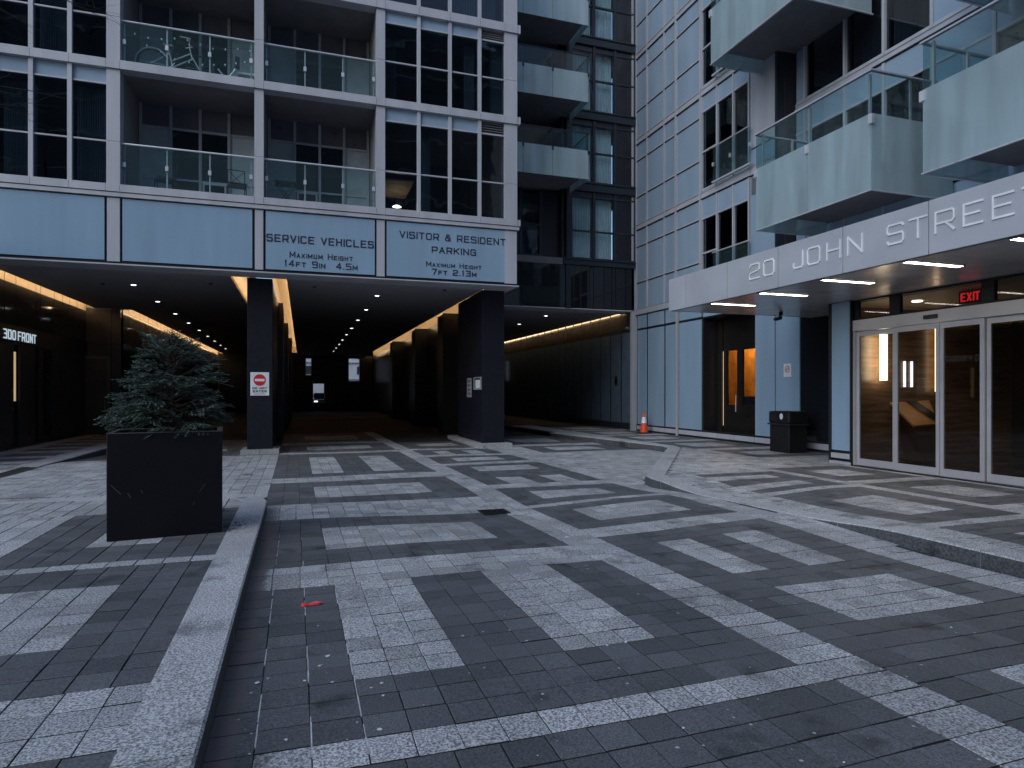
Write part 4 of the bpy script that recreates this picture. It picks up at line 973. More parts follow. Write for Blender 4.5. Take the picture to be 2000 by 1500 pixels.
# lobby inside
LW = pbr('lobby_striated_stone', (.20, .125, .08), .35, var=.5, vscale=5)
for n_ in LW.node_tree.nodes:
    if n_.type == 'MAPPING': n_.inputs['Scale'].default_value = (.25, .25, 3.0)
box('lobby_side_wall', LW, B, 10.5, 15.6, 10.26, 10.32, .14, 3.36)
box('lobby_back_wall', pbr('lobby_back', (.03, .024, .02), .4), B, 15.5, 15.6, 2, 10.26, .14, 3.36)
box('lobby_ceiling', pbr('lobby_ceiling_beige', (.35, .29, .22), .5), B, 10.5, 15.6, 2.0, 10.26, 3.36, 3.39)
box('lobby_near_wall', INTD, B, 10.42, 15.6, 1.9, 2.0, .14, 3.39)
box('vestibule_roof', CANOPY, B, 10.4, 15.7, 1.9, 10.36, 3.41, 3.6)
box('wall_lamp', emit('tall_wall_lamp', (1.0, .80, .52), 9), B, 11.36, 11.52, 10.05, 10.10, 1.84, 2.78)
box('wall_lamp', emit('slim_wall_lamp', (1.0, .72, .42), 3), B, 13.0, 13.05, 10.14, 10.17, 1.6, 3.0)
for x in (12.2, 12.4): box('wall_lamp', emit('short_lamp', (.9, .92, 1.0), 1.6), B, x, x+.03, 10.22, 10.255, 1.7, 2.25)
kk = empty('directory_kiosk', (12.3, 9.3, .14), 'slanted wooden directory desk with dark screen inside the glass entrance', 'desk')
KW = pbr('kiosk_oak', (.50, .27, .11), .4, var=.15, vscale=8)
def kp(px, py, d):
    r = (px-1000)/1240*d; return (d*sin(YAW)+r*cos(YAW), d*cos(YAW)-r*sin(YAW), 1.6-(py-765)*d/1240)
q = [kp(1728, 776, 13.6), kp(1812, 776, 13.9), kp(1834, 827, 13.1), kp(1786, 831, 12.8)]
v = Vector(q[0])-Vector(q[1]); nrm_ = (Vector(q[1])-Vector(q[0])).cross(Vector(q[3])-Vector(q[0])).normalized()*.04
mb = MB(); q2 = [tuple(Vector(p)-nrm_ if nrm_.z > 0 else Vector(p)+nrm_) for p in q]
mb.quad(*q).quad(*q2)
for i in range(4): mb.quad(q[i], q[(i+1) % 4], q2[(i+1) % 4], q2[i])
mb.build('desk_top', KW, kk)
mb = MB(); dn = [(q2[3][0], q2[3][1], 1.0-.1), (q2[0][0]+.35, q2[0][1], 1.0)]
for (a, b) in ((0, 3), (3, 2), (2, 1), (1, 0)):
    pa, pb = Vector(q2[a]), Vector(q2[b]); c = (Vector(q2[1])+Vector(q2[2]))/2
    la, lb = pa.lerp(c, .45), pb.lerp(c, .45)
    mb.quad(pa, pb, (lb.x, lb.y, .14), (la.x, la.y, .14))
mb.build('desk_body', pbr('kiosk_body', (.10, .055, .03), .5), kk)
c0 = Vector(q[0]); ex = Vector(q[1])-c0; ey = Vector(q[3])-c0; up = nrm_ if nrm_.z > 0 else -nrm_
def kpt(u, v_): return tuple(c0+ex*u+ey*v_+up*.3)
MB().quad(kpt(.38, .15), kpt(.62, .15), kpt(.78, .85), kpt(.55, .85)).build('screen', BLACKM, kk)
# exit sign inside
xs_ = empty('exit_sign', (11.0, 8.0, 3.2), 'small red lit EXIT sign seen through the glass above the sliding doors', 'exit sign')
def placeX(u, v, n): return (10.9-n, -u, v)
mb = MB(); textline(mb, 'EXIT', placeX, -8.05, -7.72, 3.16, .15, .024); mb.build('lettering', emit('exit_red', (1.0, .03, .04), .45), xs_)
box('housing', BLACKM, xs_, 10.905, 10.96, 7.68, 8.09, 3.13, 3.34); 
for i, (x, y) in enumerate(((11.3, 9.2), (12.0, 8.4), (12.8, 7.4))):
    l = MB().lathe([(0, 0), (.09, 0), (.09, .015), (0, .015)], (x, y, 3.34), 14).build('lobby_downlight', emit('lobby_spot', (1, .9, .75), 5)); tag(l, ['lobby ceiling spotlight nearest the corner pier', 'lobby ceiling spotlight in the middle of the three', 'lobby ceiling spotlight farthest inside to the right'][i], 'ceiling light', 'spotlights in the lobby ceiling')
    pq = bpy.data.lights.new('lobby_spot_light', 'SPOT'); pq.energy = 14; pq.color = (1, .82, .6); pq.spot_size = radians(120); pq.shadow_soft_size = .08
    pqo = bpy.data.objects.new('lobby_spot_light', pq); COL.objects.link(pqo); pqo.location = (x, y, 3.33); pqo.parent = l

# canopy
XF = 7.79
for a, b in zip([12.38, 11.72, 10.33, 8.95, 7.57, 6.18, 4.79, 3.40], [11.72, 10.33, 8.95, 7.57, 6.18, 4.79, 3.40, 2.0]):
    box('canopy_panel', CANOPY, B, XF, XF+.04, b+.006, a-.006 if a < 12 else a, 3.40, 4.10)
cbk = box('canopy_backing', GAP, B, XF+.041, XF+.07, 2.0, 12.34, 3.42, 4.08)
box('canopy_end', CANOPY, B, XF+.041, XB-.05, 12.345, 12.38, 3.40, 4.10)
box('canopy_roof', CANOPY, B, XF+.07, XC-.05, 2.0, 12.34, 4.0, 4.07)
sj = [12.34, 11.72, 10.33, 8.95, 7.57, 6.18, 4.79, 3.40, 2.0]
for a, b in zip(sj, sj[1:]):
    x1 = XB-.03 if b > 10 else 10.37
    box('soffit_panel', CANSOF, B, XF+.10, 9.35, b+.004, a-.004, 3.405, 3.43)
    box('soffit_panel', CANSOF, B, 9.358, x1, max(b, 10.335) + .004 if a > 10.335 and b < 10.335 else b+.004, a-.004, 3.405, 3.43)
box('soffit_shadow_gap', GAP, B, XF+.045, XF+.10, 2.0, 12.34, 3.402, 3.42)
def placeC(u, v, n): return (XF-.001-n, -u, v)
for ch, a, b in (('2', 9.68, 9.40), ('0', 9.31, 9.03), ('J', 8.59, 8.36), ('O', 8.28, 8.00), ('H', 7.88, 7.60), ('N', 7.48, 7.20), ('S', 6.80, 6.53), ('T', 6.46, 6.19), ('R', 6.09, 5.82), ('E', 5.72, 5.47), ('E', 5.37, 5.12), ('T', 5.04, 4.78)):
    mb = MB(); strokes(mb, ch, placeC, -a, 3.64, a-b, .285, .025, .014)
    o = mb.build('letter', LETW, B); o['label'] = 'white letter %s on the canopy edge' % ch
cn = ['farthest', 'second', 'third', 'fourth', 'fifth', 'sixth', 'nearest']
for i, y in enumerate((10.95, 9.52, 8.07, 6.60, 5.20, 3.8)):
    t = empty('linear_lamp', (8.4, y, 3.40), '%s linear strip light from the far end of the canopy soffit' % cn[i] if i else 'strip light at the far end of the canopy soffit', 'ceiling light', 'strip lights in the canopy soffit')
    box('diffuser', LEDW, t, 7.90, 8.93, y-.05, y+.05, 3.385, 3.40)
    MB().box(7.88, 7.90, y-.065, y+.065, 3.383, 3.404).box(8.93, 8.95, y-.065, y+.065, 3.383, 3.404).box(7.90, 8.93, y-.065, y-.051, 3.383, 3.404).box(7.90, 8.93, y+.051, y+.065, 3.383, 3.404).build('trim', ALU, t)
# security camera
cx_, cy_ = 10.3, 11.75
sc_ = empty('security_camera', (cx_, cy_, 3.36), 'small dark security camera under the far end of the canopy', 'camera')
box('mount', BLACKM, sc_, cx_-.03, cx_+.03, cy_-.03, cy_+.03, 3.33, 3.404); MB().tube([(cx_, cy_, 3.34), (cx_-.10, cy_-.06, 3.27)], .015).build('arm', BLACKM, sc_)
MB().tube([(cx_-.02, cy_-.02, 3.27), (cx_-.25, cy_-.12, 3.22)], .042, 10).build('body', pbr('camera_grey', (.08, .08, .09), .4), sc_)
MB().tube([(cx_-.25, cy_-.12, 3.22), (cx_-.275, cy_-.131, 3.215)], .035, 10).build('lens', BLACKM, sc_)

# right bay wall (tunnel continuation)
rw = empty('service_lane_wall', (XB, 36, 0), 'dark reflective panelled wall with lit top edge along the right service lane', 'wall')
y = 21.25
GR = pbr('lane_wall_glass', (.11, .15, .20), .06, 0, .5)
i = 0
while y < 53:
    l = .92; box('wall_panel', GR, rw, XB-.012, XB, y+.09, y+l-.01, .40, 3.86); box('wall_panel', LP_, rw, XB-.012, XB, y+.09, y+l-.01, 3.93, 4.9); y += l; i += 1
box('wall_backing', GAP, rw, XB+.001, XB+.2, 21.25, 54, .1, 4.95)
box('base_strip', FRAMED, rw, XB-.016, XB+.0, 21.25, 54, .14, .38)
MB().quad((11.5, 21.3, 4.95), (XB, 21.3, 4.95), (XB, 54, 4.95), (11.5, 54, 4.95)).quad((11.5, 21.3, 4.64), (11.5, 21.3, 4.95), (11.5, 54, 4.95), (11.5, 54, 4.64)).build('cove_lining', WOOD, rw)
box('cove_lamp', LEDC, rw, 11.57, 11.60, 21.5, 53.5, 4.68, 4.71)

# ------------------------------------------------------------------ downlights
ordn = ['first', 'second', 'third', 'fourth', 'fifth', 'sixth', 'seventh', 'eighth', 'ninth', 'tenth', 'eleventh']
dproto = MB().lathe([(0, 0), (.065, 0)], (0, 0, -.004), 16).mesh('lens', DOWN)
rproto = MB().lathe([(.065, -.005), (.085, -.008), (.085, .002)], (0, 0, 0), 16).mesh('trim_ring', ALU)
def downlight(x, y, z, label, grp):
    t = empty('downlight', (x, y, z), label, 'ceiling light', grp)
    for n_, me in (('lens', dproto), ('trim_ring', rproto)):
        o = bpy.data.objects.new(n_, me); COL.objects.link(o); o.parent = t
for i in range(9): downlight(2.18, 19.75+3.5*i, ZS+.008, '%s round downlight from the front in the middle lane ceiling' % ordn[i], 'downlights in the middle lane ceiling')
for i in range(9): downlight(-4.4-.07*i, 19.85+3.43*i, ZS+.008, '%s round downlight from the front in the left lane ceiling' % ordn[i], 'downlights in the left lane ceiling')
for i in range(2): downlight(9.15, 23.4+3.25*i, 4.596, '%s round downlight in the ceiling of the right lane' % ['nearer', 'farther'][i], 'downlights in the right lane ceiling')
for i, (x, y, t_) in enumerate(((-5.15, 19.9, 'leftmost black ceiling sensor above the 300 FRONT doors'), (-2.35, 18.9, 'black ceiling sensor in the left lane beside the black pillar'), (.33, 18.6, 'black ceiling sensor in the middle lane near its lit left edge'), (3.9, 18.0, 'black ceiling sensor in the middle lane near the right pillar'))):
    o = MB().lathe([(0, -.03), (.04, -.03), (.055, 0)], (x, y, ZS+.01), 12).build('ceiling_sensor', BLACKM); tag(o, t_, 'sensor', 'black sensors on the ceilings')

# ------------------------------------------------------------------ signs
s = empty('do_not_enter_sign', (-1.03, 17.59, 1.8), 'white DO NOT ENTER sign with red disc on the left black pillar', 'sign')
MB().box(-1.26, -.81, 17.575, 17.595, 1.5, 2.1).build('plate', WHITE, s, bevel=.004)
disc = [( -1.035+.15*cos(a*pi/16), 17.572, 1.90+.15*sin(a*pi/16)) for a in range(32)]
MB().poly(disc).build('disc', RED, s)
box('bar', WHITE, s, -1.15, -.92, 17.568, 17.571, 1.87, 1.93)
def placeS(u, v, n): return (u, 17.574-n, v)
mb = MB(); textline(mb, 'DO NOT', placeS, -1.21, -.86, 1.665, .052, .014, depth=.002); textline(mb, 'ENTER', placeS, -1.20, -.87, 1.58, .058, .015, depth=.002); mb.build('lettering', INK, s)
MB().box(-1.17, -.90, 17.571, 17.574, 1.535, 1.548).build('underline', RED, s)
n1 = empty('paper_notice', (4.92, 19.1, 1.75), 'narrow grey paper notice on the side of the right black pillar', 'notice')
box('sheet', pbr('grey_paper', (.30, .31, .33), .8), n1, 4.922, 4.928, 18.85, 19.40, 1.43, 2.02)
for i in range(4): box('print_block', pbr('print_grey', (.12, .12, .13), .8), n1, 4.919, 4.9215, 18.95, 19.3, 1.5+i*.13, 1.57+i*.13)
n2 = empty('framed_notice', (4.92, 18.1, 1.85), 'small white notice in a thin frame on the side of the right black pillar', 'notice')
box('sheet', WHITE, n2, 4.915, 4.92, 17.85, 18.35, 1.70, 1.95)
MB().box(4.90, 4.925, 17.72, 17.76, 1.66, 2.03).box(4.90, 4.925, 18.48, 18.52, 1.66, 2.03).box(4.90, 4.925, 17.76, 18.48, 1.66, 1.69).box(4.90, 4.925, 17.76, 18.48, 2.0, 2.03).build('frame', ALU, n2)
n3 = empty('no_smoking_sign', (XB-.02, 13.27, 2.15), 'small white no smoking sign on the blue panel above the bin', 'sign')
box('plate', WHITE, n3, XB-.012, XB-.004, 13.14, 13.40, 1.98, 2.32)
mb = MB()
for a in range(24):
    a0, a1 = a*pi/12, (a+1)*pi/12
    mb.quad((XB-.014, 13.27+.085*cos(a0), 2.18+.085*sin(a0)), (XB-.014, 13.27+.085*cos(a1), 2.18+.085*sin(a1)), (XB-.014, 13.27+.065*cos(a1), 2.18+.065*sin(a1)), (XB-.014, 13.27+.065*cos(a0), 2.18+.065*sin(a0)))
mb.quad((XB-.015, 13.33, 2.13), (XB-.015, 13.32, 2.12), (XB-.015, 13.21, 2.23), (XB-.015, 13.22, 2.24)); mb.build('prohibition_ring', RED, n3)
box('cigarette', INK, n3, XB-.0135, XB-.0125, 13.22, 13.32, 2.172, 2.188)
n4 = empty('small_notice', (XB-.02, 22.7, 1.9), 'small pale notice on the dark panelled wall of the right lane', 'notice')
box('sheet', pbr('dim_paper', (.3, .32, .35), .8), n4, XB-.012, XB-.004, 22.55, 22.75, 1.85, 2.2)

# ------------------------------------------------------------------ planter and spruce
pt = empty('planter', (-1.3, 7.5, .152), 'large square black planter box holding a small spruce', 'planter')
PR = Matrix.Translation((-1.79, 7.03, 0)) @ Matrix.Rotation(radians(6), 4, 'Z')
PW, PD, zb, zt = 1.015, .80, .153, 1.19
ptm = MB()
ptm.box(0, PW, 0, .045, zb, zt, PR).box(0, PW, PD-.045, PD, zb, zt, PR).box(0, .045, .0451, PD-.0451, zb, zt-.0005, PR).box(PW-.045, PW, .0451, PD-.0451, zb, zt-.0005, PR)
ptm.build('box', PLANT, pt, bevel=.008)
MB().box(.045, PW-.045, .045, PD-.045, zt-.2, zt-.08, PR).build('soil', LINER, pt)
MB().box(-.004, PW+.004, -.004, .05, zt+.0005, zt+.009, PR).box(-.004, PW+.004, PD-.05, PD+.004, zt+.0005, zt+.009, PR).box(-.004, .05, .0502, PD-.0502, zt+.0005, zt+.0088, PR).box(PW-.05, PW+.004, .0502, PD-.0502, zt+.0005, zt+.0088, PR).build('rim', pbr('planter_rim_sheen', (.055, .06, .07), .4), pt)  # lighter rim strips: sheen of the top edge put into the colour
SCR = pbr('scuff', (.06, .065, .075), .6)
for (px, pz, l, a) in ((.12, .60, .13, 2.3), (.80, .58, .10, 1.0), (.2, .56, .06, 2.0), (.74, .45, .05, 1.2), (.30, .60, .04, 1.9)):
    c, s_ = cos(a), sin(a); MB().quad(*[PR @ Vector(p) for p in ((px, -.001, pz), (px+.006, -.001, pz+.002), (px+.006+l*c, -.001, pz+l*s_), (px+l*c, -.001, pz+l*s_-.002))]).build('scuff_mark', SCR, pt)
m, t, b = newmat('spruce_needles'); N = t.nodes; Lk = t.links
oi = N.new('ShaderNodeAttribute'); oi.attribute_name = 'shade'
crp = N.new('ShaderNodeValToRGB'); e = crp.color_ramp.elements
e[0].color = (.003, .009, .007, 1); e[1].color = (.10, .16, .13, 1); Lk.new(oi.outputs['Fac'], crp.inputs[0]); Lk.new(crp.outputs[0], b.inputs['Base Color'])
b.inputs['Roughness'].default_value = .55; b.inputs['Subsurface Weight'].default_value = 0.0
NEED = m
sp = empty('spruce_shrub', (-1.29, 7.48, 1.1), 'small dark green bushy spruce growing in the black planter', 'shrub')
BRK = pbr('spruce_bark', (.05, .035, .028), .9)
MB().tube([(-1.29, 7.48, 1.0), (-1.30, 7.49, 1.5), (-1.28, 7.48, 2.0)], .028, 8, .008).build('trunk', BRK, sp)
def spray(mb, sh, p, d, L_, up, nl=.036, lit=.3):
    """one needle-clad shoot from p along d"""
    d = d.normalized(); side = d.cross(up).normalized(); u2 = side.cross(d)
    n = int(L_/.0045); s0 = lit+R.uniform(-.08, .12)
    for i in range(n):
        f = i/n; q_ = p + d*L_*f + Vector((0, 0, -.10*L_*f*f)); a = R.choice([-1, 1])*R.uniform(.9, 2.0)
        nd = (d*R.uniform(.5, 1.0) + side*sin(a)*1.0 + u2*cos(a)*.55).normalized()
        l = nl*R.uniform(.65, 1.1)*(1-.35*f); wv = nd.cross(Vector((R.uniform(-1, 1), R.uniform(-1, 1), R.uniform(-1, 1)))).normalized()*.0034
        n0 = len(mb.v); mb.v += [tuple(q_-wv), tuple(q_+wv), tuple(q_+nd*l)]; mb.f.append((n0, n0+1, n0+2)); mb.m.append(0)
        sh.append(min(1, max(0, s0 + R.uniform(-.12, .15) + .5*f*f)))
tr = MB()
nb = 165
for i in range(nb):
    f = ((i+.5)/nb)**1.05; zz = 1.19 + .86*f; ang = i*2.399963 + R.uniform(-.5, .5)
    prof = .535*max(0.0, 1-f**1.7)**.6 + .05
    inner = (i % 4 == 0)
    rad = prof*(R.uniform(.45, .7) if inner else R.choice([.82, .9, .97, 1.03, 1.12]))
    el = radians(10 + 44*f*f + R.uniform(-14, 14))
    d = Vector((cos(ang)*cos(el), sin(ang)*cos(el)*.75, sin(el))); p0 = Vector((-1.30+R.uniform(-.04, .04), 7.44, zz))
    mbn = MB(); sh = []; lit = 0.0 if inner else R.uniform(.0, .45)  # branch tone painted in: inner shoots dark as in shade, outer ones lighter
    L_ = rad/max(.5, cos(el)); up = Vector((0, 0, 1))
    droop = R.uniform(.25, .75)*(1 if f > .2 else .1)
    def bp_(g): return p0 + d*L_*g + Vector((0, 0, -droop*(L_*g)**2))
    tr.tube([bp_(0), bp_(.5), bp_(1)], .006, 4, .002, cap=False)
    side = (d.cross(up).normalized() + up*R.uniform(-.25, .25)).normalized()
    spray(mbn, sh, bp_(.55), bp_(1.0)-bp_(.5), L_*.5, up, .034, lit)
    nsub = max(4, int(L_/.032))
    for j in range(nsub):
        g_ = .38 + .60*(j+.5)/nsub; sd = 1 if j % 2 else -1
        dd_ = (d*.9 + side*sd*R.uniform(.5, 1.0) + Vector((0, 0, R.uniform(-.5, -.05))))
        spray(mbn, sh, bp_(g_), dd_, (L_*(1.04-g_)*.5+.055)*R.uniform(.7, 1.2), up, .028, lit)
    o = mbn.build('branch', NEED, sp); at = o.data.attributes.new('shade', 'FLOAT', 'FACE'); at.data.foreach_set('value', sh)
tr.build('branch_wood', BRK, sp)
debris = MB()
for i in range(26):
    x, y = -.77+R.uniform(0, .16), 7.15+R.uniform(-.1, .45); z = h_left(x, y)+.003; a = R.uniform(0, 6.28); l = R.uniform(.02, .06)
    debris.tube([(x, y, z), (x+l*cos(a), y+l*sin(a), z+R.uniform(0, .02))], .003, 4)
o = debris.build('dead_leaves', pbr('wet_leaf_litter', (.015, .013, .012), .6)); tag(o, 'dark wet leaf litter at the planter corner', 'leaves', kind='stuff')

# ------------------------------------------------------------------ cone
def sidez(x, y): return h_side(x, y)
cz = sidez(11.42, 19.7); cc = (11.42, 19.75, cz)
cn_ = empty('traffic_cone', cc, 'orange traffic cone with one white collar by the panelled wall', 'traffic cone')
ORG = pbr('cone_orange', (.75, .07, .025), .45)
MB().box(cc[0]-.19, cc[0]+.19, cc[1]-.19, cc[1]+.19, cz, cz+.035).build('base', BLACKM, cn_, bevel=.01)
MB().lathe([(.15, .03), (.145, .05), (.098, .36)], cc, 20).lathe([(.062, .56), (.032, .72), (.0, .725)], cc, 20).build('body', ORG, cn_, smooth=True)
MB().lathe([(.0985, .355), (.0625, .565)], cc, 20).build('collar', WHITE, cn_, smooth=True)
# ------------------------------------------------------------------ bin
bx, by = 10.85, 12.0
bn = empty('litter_bin', (11.2, 12.4, .14), 'black two-sided litter bin standing before the blue panels near the doors', 'bin')
MB().box(10.87, 11.40, 12.12, 12.78, .146, .80).build('body', BIN, bn, bevel=.02)
MB().box(10.85, 11.42, 12.10, 12.80, .84, 1.13).build('hood', BIN, bn, bevel=.04)
MB().box(10.83, 11.44, 12.08, 12.82, .80, .84).build('rim', pbr('bin_rim', (.02, .02, .022), .5), bn, bevel=.01)
st = [(10.848, 12.36+.055*cos(a*pi/10), 1.01+.075*sin(a*pi/10)) for a in range(20)]
MB().poly(st).build('sticker', WHITE, bn)
MB().box(10.845, 10.849, 12.5, 12.72, .90, 1.02).build('opening', GAP, bn)
# ------------------------------------------------------------------ litter
RF = pbr('red_foil', (.75, .08, .10), .5)
lz = h_road(.07, 5.02)+.003
rp = MB(); pts = [(-.01, 5.0), (.02, 4.985), (.06, 4.998), (.12, 5.0), (.155, 5.03), (.10, 5.055), (.05, 5.04), (.0, 5.045)]
rp.poly([(x, y, lz+.012*(i % 2)+.004) for i, (x, y) in enumerate(pts)]).poly([(x, y, lz) for x, y in reversed(pts)])
for i in range(8):
    a, b = pts[i], pts[(i+1) % 8]; rp.quad((a[0], a[1], lz), (b[0], b[1], lz), (b[0], b[1], lz+.012*((i+1) % 2 if i < 7 else 0)+.004), (a[0], a[1], lz+.012*(i % 2)+.004))
tag(rp.build('wrapper', RF), 'flattened red wrapper lying on the dark paving left of centre', 'litter')
def ground_at(px, py, z=0):
    d = 1240*(1.6-z)/(py-765); r = (px-1000)/1240*d; return d*sin(YAW)+r*cos(YAW), d*cos(YAW)-r*sin(YAW)
PAP = pbr('white_paper_scrap', (.62, .64, .66), .8)
scr = [(502, 1337, 'torn white scrap of paper beside the left kerb, nearest the camera there'), (640, 1282, 'white oval scrap below the red wrapper'), (624, 1302, 'small white strip lying on the pale grout line'), (595, 1332, 'white sliver on the dark stone left of the pale insert'), (745, 1336, 'white scrap just under the large pale insert'), (748, 1360, 'white curl under the large pale insert, lower of two'), (741, 1426, 'round white gum mark at the lower middle'), (558, 1449, 'white crumb beside a dark spot near the lower left'), (521, 1136, 'pale bent scrap near the kerb above the red wrapper'), (1107, 1047, 'white scrap on the pale strip near the drain'), (1185, 1262, 'white speck at the foot of the second pale insert'), (1222, 1256, 'white speck right of the second pale insert foot'), (1028, 1253, 'tiny white speck beside the second pale insert'), (1718, 1318, 'white crumb in a joint at lower right'), (1858, 1226, 'small white scrap right of the big pale square'), (1648, 1490, 'white scrap at the bottom edge of the picture'), (1335, 1420, 'grey smudge of paper on the near dark stones'), (1622, 1038, 'white speck at the foot of the sloping kerb'), (323+150, 1030, 'white crumb lying on the top of the left kerb')]
for i, (px, py, lb) in enumerate(scr):
    zz = .155 if i == 18 else 0
    x, y = ground_at(px, py, zz)
    zz = zz+.001 if zz else h_road(x, y)+.002
    r_ = (7 if i in (0, 1, 6, 18, 9) else 4.5)*1.0/1240*y*.8
    n_ = 9; P0 = [(x+r_*R.uniform(.7, 1.15)*cos(2*pi*k_/n_), y+r_*1.1*R.uniform(.6, 1.1)*sin(2*pi*k_/n_)) for k_ in range(n_)]
    hh = .001 if i == 6 else .006
    mb = MB().poly([(a, b_, zz+hh*R.random()+.001) for a, b_ in P0])
    tag(mb.build('paper_scrap', PAP), lb, 'litter', 'white scraps of litter on the paving')
gum = MB()
for i in range(120):
    px, py = R.uniform(420, 2000), R.uniform(960, 1500)**1.0
    x, y = ground_at(px, py); 
    if x > 5.3 or x < -.3 or y > 12: continue
    r_ = R.uniform(.004, .011); z = h_road(x, y)+.0022
    gum.poly([(x+r_*R.uniform(.7, 1.2)*cos(k_*pi/3), y+r_*R.uniform(.7, 1.2)*sin(k_*pi/3), z) for k_ in range(6)])
tag(gum.build('gum_spots', pbr('pale_gum', (.42, .44, .46), .8)), 'pale specks and gum marks scattered over the paving', 'gum', kind='stuff')

# ------------------------------------------------------------------ things on the balconies
bz = 9.27+.03
bk = empty('bicycle', (-3.2, 17.5, bz), 'pale step-through bicycle leaning behind the upper balcony glass', 'bicycle')
BW = pbr('bicycle_cream', (.62, .66, .68), .4)
yb = 17.45; rx, fx, rr = -3.47, -2.42, .33; zc = bz+rr
def ring(cx, cz, r, t_, a0=0, a1=2*pi, n=28): return [(cx+r*cos(a0+(a1-a0)*i/n), yb, cz+r*sin(a0+(a1-a0)*i/n)) for i in range(n+1)]
for cx in (rx, fx):
    w_ = MB().tube(ring(cx, zc, rr-.015, .02), .018, 6).build('wheel', BLACKM, bk)
    mb = MB(); 
    for a in range(12): mb.tube([(cx, yb, zc), (cx+.3*cos(a*pi/6), yb, zc+.3*sin(a*pi/6))], .002, 3)
    mb.build('spokes', STEEL, w_)
MB().tube(ring(rx, zc, rr+.03, 0, radians(20), radians(190), 16), .018, 6).build('mudguard', BW, bk)
bb = (-3.02, yb, bz+.28); st_ = (-3.12, yb, bz+.72); hd = (-2.62, yb, bz+.68); hd2 = (-2.58, yb, bz+.55)
MB().tube([(rx, yb, zc), bb], .012).tube([(rx, yb, zc), (-3.10, yb, bz+.6)], .010).tube([bb, st_], .015).tube([bb, hd2], .018).tube([(-3.06, yb, bz+.42), hd], .016).tube([hd2, hd], .02).build('frame', BW, bk)
MB().tube([(-2.60, yb, bz+.62), (fx-.03, yb, zc+.02), (fx, yb, zc)], .014).build('fork', BW, bk)
MB().tube([hd, (-2.66, yb, bz+.92)], .012).tube([(-2.66, yb, bz+.92), (-2.60, yb-.2, bz+.95), (-2.82, yb-.27, bz+.93)], .012).tube([(-2.66, yb, bz+.92), (-2.60, yb+.2, bz+.95), (-2.78, yb+.27, bz+.93)], .012).build('handlebar', BW, bk)
MB().box(-3.24, -3.0, yb-.06, yb+.06, bz+.76, bz+.81).build('saddle', pbr('saddle_grey', (.25, .25, .26), .6), bk, bevel=.02)
MB().tube([st_, (-3.13, yb, bz+.77)], .012).build('seat_post', STEEL, bk)
MB().tube([(-3.08, yb-.08, bz+.2), (-2.96, yb-.08, bz+.36)], .01).box(-3.12, -3.04, yb-.13, yb-.07, bz+.19, bz+.21).build('crank', STEEL, bk)
sl_ = empty('string_lights', (-2.6, 17.3, bz+.9), 'string of small white bulbs hung along the upper balcony glass', 'string lights')
wp = []
for i in range(10):
    x = -3.75+i*.28; wp.append((x, 17.05, bz+.78-.05*sin(i*1.3)-(0.0 if i < 6 else .02)))
MB().tube(wp, .003, 4).build('wire', BLACKM, sl_)
BUL = pbr('bulb_white', (.85, .88, .9), .3)
bulbs = [(x, z) for x, _, z in wp]+[(-3.5, bz+.55), (-3.2, bz+.45), (-2.9, bz+.32), (-2.6, bz+.30), (-2.3, bz+.28), (-2.05, bz+.32), (-1.8, bz+.36), (-1.55, bz+.44), (-1.35, bz+.5)]
for i, (x, z) in enumerate(bulbs): MB().lathe([(0, -.03), (.016, -.02), (.022, 0), (.012, .02), (.0, .03)], (x, 17.05, z-.02), 8).build('bulb', BUL, sl_, smooth=True)
MB().tube([(bulbs[10+i][0], 17.05, bulbs[10+i][1]+.005) for i in range(9)], .003, 4).build('wire', BLACKM, sl_)
# scooter-like folding trainer and white bench at the right of the same balcony
ex = empty('exercise_stand', (-1.75, 17.4, bz), 'folded grey stand with crossed tubes on the upper balcony beside the pillar', 'exercise stand')
MB().tube([(-2.0, 17.4, bz+.38), (-1.72, 17.4, bz+.05)], .018).tube([(-1.55, 17.4, bz+.5), (-1.85, 17.4, bz+.05)], .02).build('tubes', STEEL, ex)
MB().box(-2.0, -1.45, 17.3, 17.5, bz, bz+.05).build('base', ALU, ex, bevel=.01)
MB().box(-1.62, -1.5, 17.35, 17.45, bz+.45, bz+.75).build('pad', BLACKM, ex, bevel=.02)
be = empty('plastic_bench', (-1.35, 17.6, bz), 'white plastic bench half hidden by the pillar on the upper balcony', 'bench')
MB().box(-1.55, -1.15, 17.45, 17.8, bz+.36, bz+.41).build('seat', LETW, be, bevel=.01)
for x in (-1.5, -1.2): MB().tube([(x, 17.6, bz), (x, 17.6, bz+.36)], .02).build('leg', LETW, be)
c1 = 6.396+.03
def chair(x, y, rz, label):
    t = empty('metal_chair', (x, y, c1), label, 'chair', 'black metal chairs on the lower balcony', rz)
    M_ = Matrix.Translation((x, y, c1)) @ Matrix.Rotation(rz, 4, 'Z')
    def T(*p): return tuple(M_ @ Vector(p))
    for sx in (-.2, .2):
        MB().tube([T(sx, -.2, 0), T(sx, -.18, .45)], .012, 5).build('leg', BLACKM, t); MB().tube([T(sx, .2, 0), T(sx, .2, .45), T(sx, .26, .92)], .012, 5).build('leg', BLACKM, t)
    MB().box(-.22, .22, -.2, .22, .43, .47, M_).build('seat', BLACKM, t)
    MB().tube([T(-.2, .26, .92), T(.2, .26, .92)], .012, 5).tube([T(-.2, .21, .5), T(.2, .26, .9)], .008, 5).tube([T(.2, .21, .5), T(-.2, .26, .9)], .008, 5).tube([T(-.2, .21, .52), T(.2, .21, .52)], .008, 5).build('backrest', BLACKM, t)
    return t
chair(-1.58, 17.65, radians(10), 'black metal chair with crossed back at the right end of the lower balcony')
chair(-3.25, 17.75, radians(-70), 'black metal chair turned sideways behind the glass on the lower left balcony')
